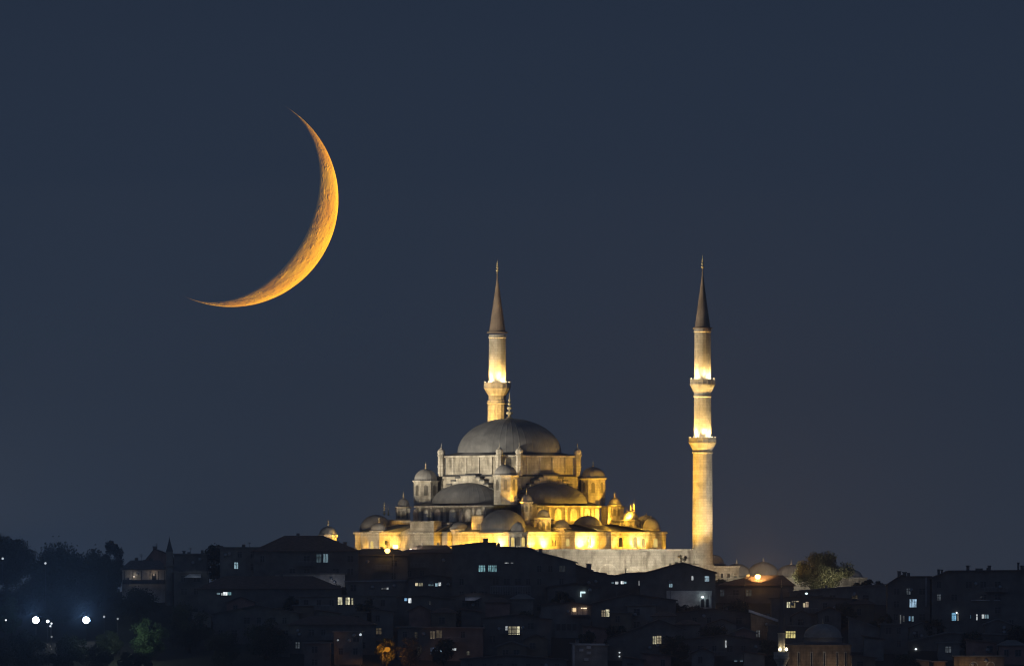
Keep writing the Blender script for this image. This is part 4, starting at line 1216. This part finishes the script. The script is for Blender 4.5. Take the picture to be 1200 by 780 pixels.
# ------------------------------------------------------------------ trees
TG = 'trees among the dark houses'
def tree(label, px, top_py, bot_py, w_px, y, leaf, n=2200, size=0.5, seed=1, name='tree', clumps=26, lean=0.0, squash=1.0):
    rr = random.Random(seed)
    k = kk(y)
    zb_ = back_z(0, y) - 0.2
    root = empty(name, (WX(px, y), y, zb_), label, 'tree', TG)
    zt, zl = WZ(top_py, y) - zb_, max(1.0, WZ(bot_py, y) - zb_)
    h = zt - zl
    rx = w_px * k / 2
    tb = MB()
    trunk_top = zl + h * 0.45
    r0 = max(0.18, rx * 0.075)
    pts = [(0, 0, 0)]
    for i in range(1, 5):
        pts.append((rr.uniform(-.2, .2) * i * .5 + lean * i * .3, rr.uniform(-.2, .2) * i * .4, trunk_top * i / 4))
    for i in range(4):
        tb.tube(pts[i], pts[i + 1], r0 * (1 - i * 0.18), r0 * (1 - (i + 1) * 0.18), 8)
    cl = []
    for i in range(clumps):
        while True:
            a = Vector((rr.uniform(-1, 1), rr.uniform(-1, 1), rr.uniform(-1, 1)))
            if 0.25 < a.length < 1: break
        f = 1 - 0.35 * max(0, a.z) ** 2
        c = Vector((a.x * rx * 0.86 * f + lean * 1.5, a.y * rx * 0.86 * f, zl + h * 0.46 + a.z * h * 0.43))
        cl.append((c, rr.uniform(0.28, 0.46) * min(rx, h * 0.6) * squash))
    for c, r_ in cl[::2]:
        b0 = Vector(pts[rr.choice((2, 3, 4))])
        mid = b0.lerp(c, 0.5) + Vector((0, 0, -0.2))
        tb.tube(b0, mid, r0 * 0.4, r0 * 0.25, 5); tb.tube(mid, c, r0 * 0.25, r0 * 0.08, 5)
    tb.obj('trunk', M['bark'], root)
    vs, fs = [], []
    n = int(n * 2.4)
    for i in range(n):
        c, r_ = rr.choice(cl)
        d = Vector((rr.gauss(0, 1), rr.gauss(0, 1), rr.gauss(0, 1))).normalized() * (r_ * rr.random() ** 0.45)
        p = c + Vector((d.x, d.y, d.z * 0.85))
        if rr.random() < 0.05: p += d * rr.uniform(0.2, 0.6)
        s = size * rr.uniform(0.5, 1.2)
        q = Vector((rr.gauss(0, 1), rr.gauss(0, 1), rr.gauss(0, 1))).normalized()
        u_ = q.orthogonal().normalized(); v_ = q.cross(u_)
        o_ = len(vs)
        vs += [tuple(p - u_ * s * .5), tuple(p + v_ * s * .32), tuple(p + u_ * s * .5), tuple(p - v_ * s * .32)]
        fs.append((o_, o_ + 1, o_ + 2, o_ + 3))
    MB().add(vs, fs).obj('crown', M[leaf], root)
    return root

tree('broad brownish tree cut off by the left edge of the picture', 8, 625, 716, 66, -40, 'leaf_b', 8000, 0.6, 11, clumps=46)
tree('largest dark rounded tree on the left skyline', 70, 637, 728, 84, -64, 'leaf', 10000, 0.62, 12, clumps=56)
tree('dark bushy tree between the large rounded tree and the white veranda house', 116, 643, 728, 60, -68, 'leaf', 7500, 0.6, 13, clumps=44)
tree('tall upright oval tree rising above the left skyline', 133, 628, 692, 30, -46, 'leaf_b', 4200, 0.5, 14, clumps=42)
tree('spiky dark tree beside the house with the pale blue window', 254, 630, 694, 38, -50, 'leaf', 3200, 0.45, 15, clumps=26)
tree('green tree faintly lit, right of the two white floodlights', 174, 722, 776, 46, -150, 'leaf_g', 3400, 0.42, 16, clumps=30)
tree('dim wide tree right of the faintly lit green one', 222, 704, 772, 56, -140, 'leaf', 3400, 0.45, 17, clumps=32)
tree('low dim tree at the left slope, right of the dim wide one', 262, 738, 782, 44, -158, 'leaf', 2600, 0.42, 18, clumps=24)
tree('small tree faintly lit by the left floodlight at the left edge', 14, 698, 742, 36, -118, 'leaf_g', 2200, 0.42, 19, clumps=22)
tree('low bush on the bottom edge right below the left floodlight', 34, 752, 790, 50, -170, 'leaf', 2400, 0.42, 20, clumps=24)
tree('low bush at the bottom under the right floodlight', 112, 756, 790, 44, -168, 'leaf', 2400, 0.42, 21, clumps=24)
tree('dark tree behind the two floodlights, below the large skyline tree', 72, 686, 748, 60, -100, 'leaf', 3200, 0.48, 22, clumps=30)
tree('wide dark bush on the bottom edge between the two floodlights', 74, 758, 792, 56, -166, 'leaf', 3600, 0.5, 51, clumps=28)
tree('dark bush on the bottom edge under the green lit tree', 158, 762, 792, 52, -168, 'leaf', 3400, 0.5, 52, clumps=28)
tree('low dark tree just below the right floodlight pole', 128, 738, 780, 42, -146, 'leaf', 3000, 0.5, 53, clumps=26)
tree('low dark tree just below the left floodlight pole', 30, 738, 778, 46, -148, 'leaf', 3000, 0.5, 54, clumps=26)
tree('rounded dark bush in the bottom left corner of the picture', 2, 744, 790, 40, -160, 'leaf', 3000, 0.5, 55, clumps=26)
tree('low dark tree between and below the two floodlight poles', 84, 742, 780, 44, -150, 'leaf', 3000, 0.5, 56, clumps=26)
tree('dark low tree at the left edge under the brownish tree', 22, 676, 730, 52, -82, 'leaf', 3000, 0.46, 41, clumps=26)
tree('dark tree left of the pale awning and below the veranda house', 160, 684, 736, 62, -92, 'leaf', 3200, 0.46, 23, clumps=30)
tree('dark tree in front of the faint house between green trees and strip window', 312, 724, 782, 54, -150, 'leaf', 2600, 0.45, 24, clumps=26)
tree('large olive tree standing before the row of small domes', 964, 647, 702, 70, -42, 'leaf_o', 11000, 0.40, 25, clumps=44)
tree('tree lit orange by the lamp hidden in its leaves', 453, 742, 776, 28, -160, 'leaf_o', 1700, 0.38, 26, clumps=18)
tree('dark bare topped tree next to the orange lit one', 480, 742, 778, 32, -164, 'leaf_b', 1300, 0.34, 27, clumps=18)
tree('dark bush beside the pale wall, left of the thin pale parapet', 396, 680, 700, 22, -88, 'leaf', 1100, 0.36, 28, clumps=14)
tree('dark hedge shrub in front of the white porch wall', 794, 704, 722, 30, -98, 'leaf', 1300, 0.36, 29, clumps=16)
tree('dark shrub next to the door of the white porch', 815, 706, 724, 20, -99, 'leaf', 900, 0.34, 30, clumps=12)
tree('dark shrub at the right foot of the tall minaret', 846, 677, 694, 20, -58, 'leaf', 900, 0.34, 31, clumps=12)
tree('small dark shrub growing on top of the terrace wall by the minaret', 799, 648, 658, 15, -44, 'leaf_b', 420, 0.30, 32, clumps=9, squash=0.7)
tree('dark tree mass right of the small domes on the skyline', 1018, 679, 704, 44, -56, 'leaf', 1800, 0.42, 33, clumps=20)
tree('dark bush at the bottom right below the long block', 1060, 764, 790, 36, -178, 'leaf', 1500, 0.40, 34, clumps=16)
tree('tall dark tree left of the small mosque at the bottom', 838, 728, 784, 44, -142, 'leaf', 2200, 0.45, 35, clumps=24)

for i, (px, tp, w_, y) in enumerate(((345, 694, 34, -100), (430, 700, 30, -112), (545, 708, 34, -118), (614, 712, 30, -124), (660, 690, 26, -96), (722, 726, 32, -140), (790, 742, 36, -158), (862, 700, 34, -100),
                                     (900, 748, 28, -158), (986, 706, 34, -104), (1034, 716, 30, -122), (1094, 724, 32, -126), (1140, 738, 36, -146), (1192, 732, 34, -140), (520, 748, 32, -160), (690, 738, 28, -150))):
    tree('dark tree standing between the unlit houses on the slope', px, tp, tp + w_ * 1.15, w_, y, 'leaf', 1700, 0.48, 60 + i, clumps=22)

# ------------------------------------------------------------------ street lamps and floodlight masts
def street_lamp(label, px, py, y, arm_dx, power, col, arm_py=None, strength=8, halo=True):
    k = kk(y)
    zb_ = back_z(0, y) - 0.3
    root = empty('street_lamp', (WX(px, y) - arm_dx, y, zb_), label, 'street lamp')
    h = WZ(py, y) - zb_
    p = MB(); p.tube((0, 0, 0), (0, 0, h - 0.8), 0.12, 0.08, 8); p.obj('pole', M['metal'], root)
    a = MB(); a.tube((0, 0, h - 0.8), (arm_dx * 0.5, 0, h - 0.05), 0.06, 0.05, 6); a.tube((arm_dx * 0.5, 0, h - 0.05), (arm_dx * 0.9, 0, h + 0.15), 0.05, 0.05, 6); a.obj('arm', M['metal'], root)
    hd = MB(); hd.box(arm_dx - 0.45, arm_dx + 0.35, -0.22, 0.22, h + 0.42, h + 0.6); hd.obj('lamp_head', M['metal'], root)
    MB().lathe([(0.01, -0.68), (0.4, -0.55), (0.66, -0.1), (0.5, 0.36), (0.1, 0.5)], 14).obj('bulb', glow_mat(col, strength, 'street_glow', 0.0), root, (arm_dx, 0, h))
    lamp('POINT', (arm_dx, -0.55, h - 0.15), power * 0.25, col, 0.3, root)
    if not halo: lamp('POINT', (arm_dx, -0.9, h - 0.4), 1200, col, 0.3, root)
    else: lamp('SPOT', (arm_dx, -0.6, h), (170000 if power == 80 else 40000), col, 0.3, root, aim=(arm_dx, -40, h + 2.0), size=24, blend=1.0)
    return root
street_lamp('orange street lamp glowing in front of the small domes right of the tall minaret', 888, 675, -66, 3.0, 80, (1.0, 0.50, 0.12), strength=14)
lamp('SPOT', (WX(888, -66), -65, WZ(674, -66)), 26000, (1.0, 0.55, 0.16), 0.3, aim=(WX(900, -14), -14, WZ(664, -14)), size=75, blend=1.0, name='street_light')
street_lamp('orange street lamp low at the left mosque wall, the left of two', 454, 644.5, -61, -1.4, 45, (1.0, 0.55, 0.10), strength=9)
street_lamp('orange street lamp close to the left mosque wall, the right of two', 463.5, 640, -40, 1.4, 120, (1.0, 0.62, 0.16), strength=9)
street_lamp('orange lamp hidden inside the lit tree near the bottom', 454, 760, -162.6, 1.0, 60, (1.0, 0.40, 0.03), strength=0.5, halo=False)

def flood_mast(label, px, py, y, power):
    k = kk(y)
    zb_ = back_z(0, y) - 0.3
    root = empty('floodlight_mast', (WX(px, y), y, zb_), label, 'floodlight')
    h = WZ(py, y) - zb_
    MB().tube((0, 0.3, 0), (0, 0.3, h + 0.6), 0.14, 0.10, 8).obj('pole', M['metal'], root)
    MB().box(-0.95, 0.95, 0.12, 0.30, h - 0.12, h + 0.12).obj('crossbar', M['metal'], root)
    hs = MB()
    hs.lathe([(0.25, 0), (0.65, 0.25), (0.92, 0.5), (0.96, 0.62), (0.85, 0.63)], 36)
    f = hs.obj('lamp_housing', M['metal'], root, (0, 0.35, h)); f.rotation_euler = (pi / 2, 0, 0)
    MB().lathe([(0.85, 0.60), (0.5, 0.70), (0.001, 0.75)], 36).obj('lens', glow_mat((0.86, 0.94, 1.0), 40.0, 'flood_lens', 0.0), f)
    lamp('SPOT', (0, -0.8, h), power, (0.26, 0.52, 1.0), 0.5, root, aim=(0, -40, h + 3.2), size=20, blend=1.0)
    return root
flood_mast('white floodlight mast on the left, the dimmer one nearer the edge', 42, 726, -124, 125000)
flood_mast('white floodlight mast on the left, the brighter one to the right', 101, 726, -122, 195000)
def small_lamp(label, px, py, y, strength, r=0.3, col=(0.8, 0.92, 1.0)):
    zb_ = back_z(0, y) - 0.3
    root = empty('garden_lamp', (WX(px, y), y, zb_), label, 'lamp', 'small white lamps on the left slope')
    h = WZ(py, y) - zb_
    MB().tube((0, 0, 0), (0, 0, h - r), 0.06, 0.05, 6).obj('post', M['metal'], root)
    MB().lathe([(0.01, -r), (r * .8, -r * .6), (r, 0), (r * .8, r * .6), (0.01, r)], 12).obj('globe', glow_mat(col, strength, 'globe_glow', 0.0), root, (0, 0, h))
small_lamp('small white lamp just right of the left floodlight', 56, 727.5, -128, 4, 0.36)
small_lamp('tiny white lamp right of the left floodlight, upper of a close pair', 60.3, 730, -129, 1.4, 0.24)
small_lamp('tiny white lamp right of the left floodlight, lower of a close pair', 59, 733, -130, 1.0, 0.24)
small_lamp('faint tiny lamp low between the two floodlights', 60.5, 745.5, -134, 0.25, 0.22)
small_lamp('small white lamp at the left picture edge', 7, 726, -122, 1.3, 0.22)
small_lamp('pale lamp on a post before the brownish tree at the left edge', 3.2, 654, -64, 0.55, 0.28)
small_lamp('faint white lamp in front of the largest skyline tree', 53.2, 659.5, -76, 0.7, 0.26)
small_lamp('faint blue white lamp low among the dark roofs, left of the orange tree', 422.5, 743, -158, 0.7, 0.3)
small_lamp('very faint lamp among the dark roofs at the bottom left of centre', 396, 749.5, -158, 0.25, 0.24)
small_lamp('row end lamp right of the right floodlight', 122, 722, -126, 0.45, 0.25)
small_lamp('faint lamp further right of the right floodlight', 138, 724.5, -128, 0.3, 0.25)
lamp('POINT', (WX(146, -156), -160, WZ(735, -156)), 1700, (0.8, 1.0, 0.75), 0.3, name='tree_fill_light')  # unseen fill lamp added to bring up the green tree's crown

# ------------------------------------------------------------------ floodlighting of the mosque
def ML(px, t, z):
    return ((px - 597) * S + MX, -t * S, z)
# a strong white flood far down the slope on the left lights the left-facing sides above the roofs
def flood_dir(px, t, z, px2, t2, el, power, col, size, blend=0.15, name='white_flood', r=0.6):
    p = Vector(ML(px, t, z)); q = Vector(ML(px2, t2, z))
    d = (q - p); q.z = z + d.length * math.tan(radians(el))
    return lamp('SPOT', p, power, col, r, aim=q, size=size, blend=blend, name=name)
flood_dir(-90, 520, 0.5, 560, 40, 37, 1500000, WARMW, 67)
# nearer white floods behind the first roofs for the lower left-facing walls
for px, t, z, tx, tt, tz, p in ((400, 196, 0.0, 462, 75, 5, 9000), (412, 196, -2.2, 500, 95, 6, 15000), (482, 275, 0.0, 600, 150, 4, 9000), (552, 280, 0.6, 680, 130, 3, 12000)):
    lamp('SPOT', ML(px, t, z), p, WARMW, 0.4, aim=ML(tx, tt, tz), size=100, blend=0.8, name='white_flood')
# white floods at the foot of the terrace wall, the minaret and the madrasa
for px, t, z, tx, tt, tz, p, sz_ in ((690, 255, -7.2, 690, 190, -2, 7600, 110), (735, 255, -7.2, 735, 190, -2, 7600, 110), (785, 255, -7.2, 785, 190, -2, 7600, 110),
                                (875, 262, -8.0, 850, 150, -3, 16000, 90), (905, 240, -8.2, 900, 70, -2, 15000, 100), (975, 270, -8.4, 970, 150, -4, 4000, 110)):
    lamp('SPOT', ML(px, t, z), p, WARMW, 0.4, aim=ML(tx, tt, tz), size=sz_, blend=0.9, name='white_flood')
lamp('SPOT', ML(905, 300, -6.0), 55000, WARMW, 0.5, aim=ML(823, 185, 18), size=50, blend=0.7, name='white_flood')
# yellow floods close to the walls, each aimed at its own face
def wall_flood(px, t, typ, dist, z, tz, power, size=115, col=YEL):
    r2 = sqrt(0.5)
    X, T = (px - 597) * S + MX, t * S
    n = Vector((r2, -r2, 0)) if typ == 'u' else Vector((-r2, -r2, 0))
    w = Vector((X, -T, 0))
    p = w + n * dist; p.z = z
    q = Vector((w.x, w.y, tz))
    lamp('SPOT', p, power, col, 0.25, aim=q, size=size, blend=0.9, name='yellow_flood')
for px, t, typ, p in ((420, 64, 'u', 500), (450, 78, 'u', 1300), (463, 65, 'u', 1600), (527.5, 107, 'u', 1200), (514, 107, 'u', 300),
                      (544, 122, 'v', 1700), (556, 134, 'v', 1500), (568, 146, 'v', 1500), (580, 158, 'v', 1700), (590, 168, 'v', 1800),
                      (624, 164, 'u', 1800), (634, 154, 'u', 2000), (645, 143, 'u', 2000),
                      (678, 142, 'u', 2400), (687, 133, 'u', 2400), (695, 125, 'u', 2000), (719, 129, 'u', 1400), (729, 119, 'u', 1300), (740, 108, 'u', 1500), (751, 97, 'u', 1600), (777, 101, 'u', 700)):
    wall_flood(px, t, typ, 3.1, 0.6, 2.4, p * 1.45, 125)
for px, t, typ, p in ((463, 65, 'u', 700), (587, 165, 'v', 2600), (637, 151, 'u', 3400), (622, 166, 'u', 1600), (679, 141, 'u', 4200), (691, 129, 'u', 4200), (717, 131, 'u', 700), (742, 106, 'u', 2400), (752, 96, 'u', 1800)):
    wall_flood(px, t, typ, 1.9, 0.6, 2.3, p * 1.0, 95, HOT)
# yellow floods on the lower roofs for the right-facing upper walls
for px, t, p in ((628, 102, 2300), (642, 88, 2300), (656, 74, 2500), (671, 59, 2500), (686, 44, 2300), (700, 30, 1900)):
    wall_flood(px, t, 'u', 4.2, 6.8, 9.0, p * 0.8, 135)
for px, t, z, p in ((728, 84, 7.2, 1100), (752, 104, 5.6, 800), (650, 164, 6.0, 900), (630, 166, 7.2, 900), (774, 102, 5.8, 420), (606, 176, 6.2, 520), (676, 158, 5.8, 200), (488, 22, 9.5, 420), (716, 114, 6.4, 500), (740, 54, 10.5, 800), (716, 74, 8.4, 700), (462, 66, 6.2, 120), (552, 128, 5.6, 160)):
    lamp('POINT', ML(px, t, z), p, YEL, 0.2, name='roof_flood')
# yellow floods on the arm roof and beside the corner turrets
lamp('SPOT', ML(738, 78, 7.6), 20000, YEL, 0.3, aim=ML(700, 10, 15), size=100, blend=0.8, name='roof_flood')
lamp('SPOT', ML(652, 52, 11.9), 1800, YEL, 0.3, aim=ML(648, 20, 19), size=80, blend=0.8, name='roof_flood')
lamp('SPOT', ML(612, 138, 10.9), 3500, YEL, 0.2, aim=ML(596, 112, 15), size=60, blend=0.5, name='roof_flood')
lamp('SPOT', ML(870, 250, 2.0), 9000, YEL, 0.6, aim=ML(650, 10, 22), size=40, blend=0.5, name='yellow_flood')
# uplights at the minaret galleries
for px, t, z0p, r, c_, p in ((823.3, 185, 512.5, 2.95, (1, .64, .19), 2600), (823.3, 185, 444.5, 2.72, (1, .62, .18), 2200), (582.8, -110, 448.5, 2.95, (1, .60, .14), 3000)):
    y = -t * S
    for i in range(6):
        a = 2 * pi * i / 6 - pi / 2 + 0.15
        x_, y_ = WX(px, y), WZ(z0p, y) + 0.1
        lamp('SPOT', (x_ + r * cos(a), y + r * sin(a), y_), p * 2.4, c_, 0.2, aim=(x_ + 1.75 * cos(a), y + 1.75 * sin(a), y_ + 5.5), size=95, blend=1.0, name='gallery_flood')
for px, t, z0p, r, p in ((823.3, 185, 512.5, 2.95, 900), (823.3, 185, 444.5, 2.72, 800), (582.8, -110, 448.5, 2.95, 800)):
    y = -t * S
    for a in (-pi / 2 - 0.75, -pi / 2 + 0.75):
        lamp('POINT', (WX(px, y) + (r - .1) * cos(a), y + (r - .1) * sin(a), WZ(z0p, y) + 0.5), p * 0.6, (1, .85, .55), 0.2, name='gallery_flood')
# uplights for the shafts
lamp('SPOT', ML(762, 246, -5.6), 66000, SODIUM, 0.4, aim=ML(818, 190, 13), size=56, blend=0.9, name='minaret_flood')
lamp('SPOT', ML(764, 248, -5.6), 140000, SODIUM, 0.4, aim=ML(818, 190, 36), size=44, blend=0.9, name='minaret_flood')
lamp('SPOT', ML(540, -40, 26), 34000, SODIUM, 0.4, aim=ML(582, -110, 33), size=70, blend=0.9, name='minaret_flood')
lamp('POINT', ML(404, 126, 1.6), 2000, YEL, 0.3, name='yellow_flood')

# ------------------------------------------------------------------ night haze
def make_haze():
    m = bpy.data.materials.new('haze'); m.use_nodes = True
    nt = m.node_tree; nt.nodes.clear()
    out = N(nt, 'ShaderNodeOutputMaterial'); v = N(nt, 'ShaderNodeVolumePrincipled')
    v.inputs['Color'].default_value = (0.82, 0.88, 1.0, 1)
    v.inputs['Density'].default_value = HAZE
    v.inputs['Anisotropy'].default_value = 0.6
    nt.links.new(v.outputs[0], out.inputs['Volume'])
    o = MB().box(-1500, 1500, -3100, 2600, -67.6, 84).obj('haze', m)
    tag(o, kind='stuff')
HAZE = 8.0e-5
if HAZE > 0: make_haze()

# ------------------------------------------------------------------ moon
MD = 40000.0
def make_moon():
    y = MD - D
    k = S * MD / D
    Rm = 126.0 * k
    cx, cz = (270.5 - 600) * k, ZC + (700 - 233.5) * k
    view = Vector((-cx, -MD, -(cz - ZC))).normalized()        # from moon to camera
    s = to_sun
    axis = s.cross(view).normalized()                          # through the two tips
    e1 = (s - s.dot(axis) * axis).normalized()
    e2 = axis.cross(e1)
    # meridians around the tip axis: terminator at +-90 deg from the sun
    phi_v = atan2(view.dot(e2), view.dot(e1))
    sg = 1 if phi_v > 0 else -1
    vs, fs = [], []
    nl, nm = 220, 60
    rr = random.Random(5)
    a_lo = phi_v - sg * (pi / 2 + radians(14))                 # past the limb
    a_hi = sg * (pi / 2 + radians(1.0))                        # just past the terminator
    for i in range(nl + 1):
        lat = -pi / 2 + pi * i / nl
        for j in range(nm + 1):
            ph = a_lo + (a_hi - a_lo) * j / nm
            n = (e1 * cos(ph) + e2 * sin(ph)) * cos(lat) + axis * sin(lat)
            vs.append(tuple(n * Rm))
    for i in range(nl):
        for j in range(nm):
            q = (i * (nm + 1) + j, i * (nm + 1) + j + 1, (i + 1) * (nm + 1) + j + 1, (i + 1) * (nm + 1) + j)
            a, b, c = Vector(vs[q[0]]), Vector(vs[q[1]]), Vector(vs[q[3]])
            nn = (b - a).cross(c - a)
            mid = (a + b + c)
            fs.append(q if nn.dot(mid) > 0 else tuple(reversed(q)))
    m = bpy.data.materials.new('moon_surface')
    m.use_nodes = True
    nt = m.node_tree
    nt.nodes.clear()
    out = N(nt, 'ShaderNodeOutputMaterial')
    df = N(nt, 'ShaderNodeBsdfDiffuse')
    tr = N(nt, 'ShaderNodeBsdfTransparent')
    ad = N(nt, 'ShaderNodeAddShader')
    tc = N(nt, 'ShaderNodeTexCoord')
    mp = N(nt, 'ShaderNodeMapping'); mp.inputs['Scale'].default_value = (1 / Rm,) * 3
    nt.links.new(tc.outputs['Object'], mp.inputs[0])
    n1 = noise(nt, 3.2, 8, mp.outputs[0])
    r1 = ramp(nt, n1.outputs['Fac'], [(0.34, (0.60, 0.212, 0.001)), (0.5, (0.70, 0.285, 0.002)), (0.64, (0.76, 0.34, 0.004))])  # orange reddening by the air is painted into the surface colour
    nt.links.new(r1.outputs[0], df.inputs['Color'])
    df.inputs['Roughness'].default_value = 0.0
    vo = N(nt, 'ShaderNodeTexVoronoi'); vo.inputs['Scale'].default_value = 13.0
    vo.inputs['Randomness'].default_value = 1.0
    nw = noise(nt, 5.0, 4, mp.outputs[0])
    wm = N(nt, 'ShaderNodeMix', data_type='VECTOR'); wm.inputs[0].default_value = 0.12
    nt.links.new(mp.outputs[0], wm.inputs[4]); nt.links.new(nw.outputs['Color'], wm.inputs[5])
    nt.links.new(wm.outputs[1], vo.inputs['Vector'])
    vr = ramp(nt, vo.outputs['Distance'], [(0.0, (0.2,) * 3), (0.15, (0.25,) * 3), (0.24, (0.85,) * 3), (0.40, (0.5,) * 3)])
    n2 = noise(nt, 34, 8, mp.outputs[0])
    am = N(nt, 'ShaderNodeMath', operation='MULTIPLY_ADD'); am.inputs[1].default_value = 0.55
    nt.links.new(n2.outputs['Fac'], am.inputs[0]); nt.links.new(vr.outputs[0], am.inputs[2])
    n5 = noise(nt, 7.5, 3, mp.outputs[0])
    am2 = N(nt, 'ShaderNodeMath', operation='MULTIPLY_ADD'); am2.inputs[1].default_value = 0.7
    nt.links.new(n5.outputs['Fac'], am2.inputs[0]); nt.links.new(am.outputs[0], am2.inputs[2]); am = am2
    bp = N(nt, 'ShaderNodeBump'); bp.inputs['Strength'].default_value = 0.55; bp.inputs['Distance'].default_value = Rm * 0.022
    nt.links.new(am.outputs[0], bp.inputs['Height']); nt.links.new(bp.outputs[0], df.inputs['Normal'])
    nt.links.new(df.outputs[0], ad.inputs[0]); nt.links.new(tr.outputs[0], ad.inputs[1])
    nt.links.new(ad.outputs[0], out.inputs[0])
    o = MB().add(vs, fs, True).obj('moon', m, None, (cx, y, cz))
    tag(o, 'thin orange crescent moon with a cratered inner edge, high on the left', 'moon')
make_moon()
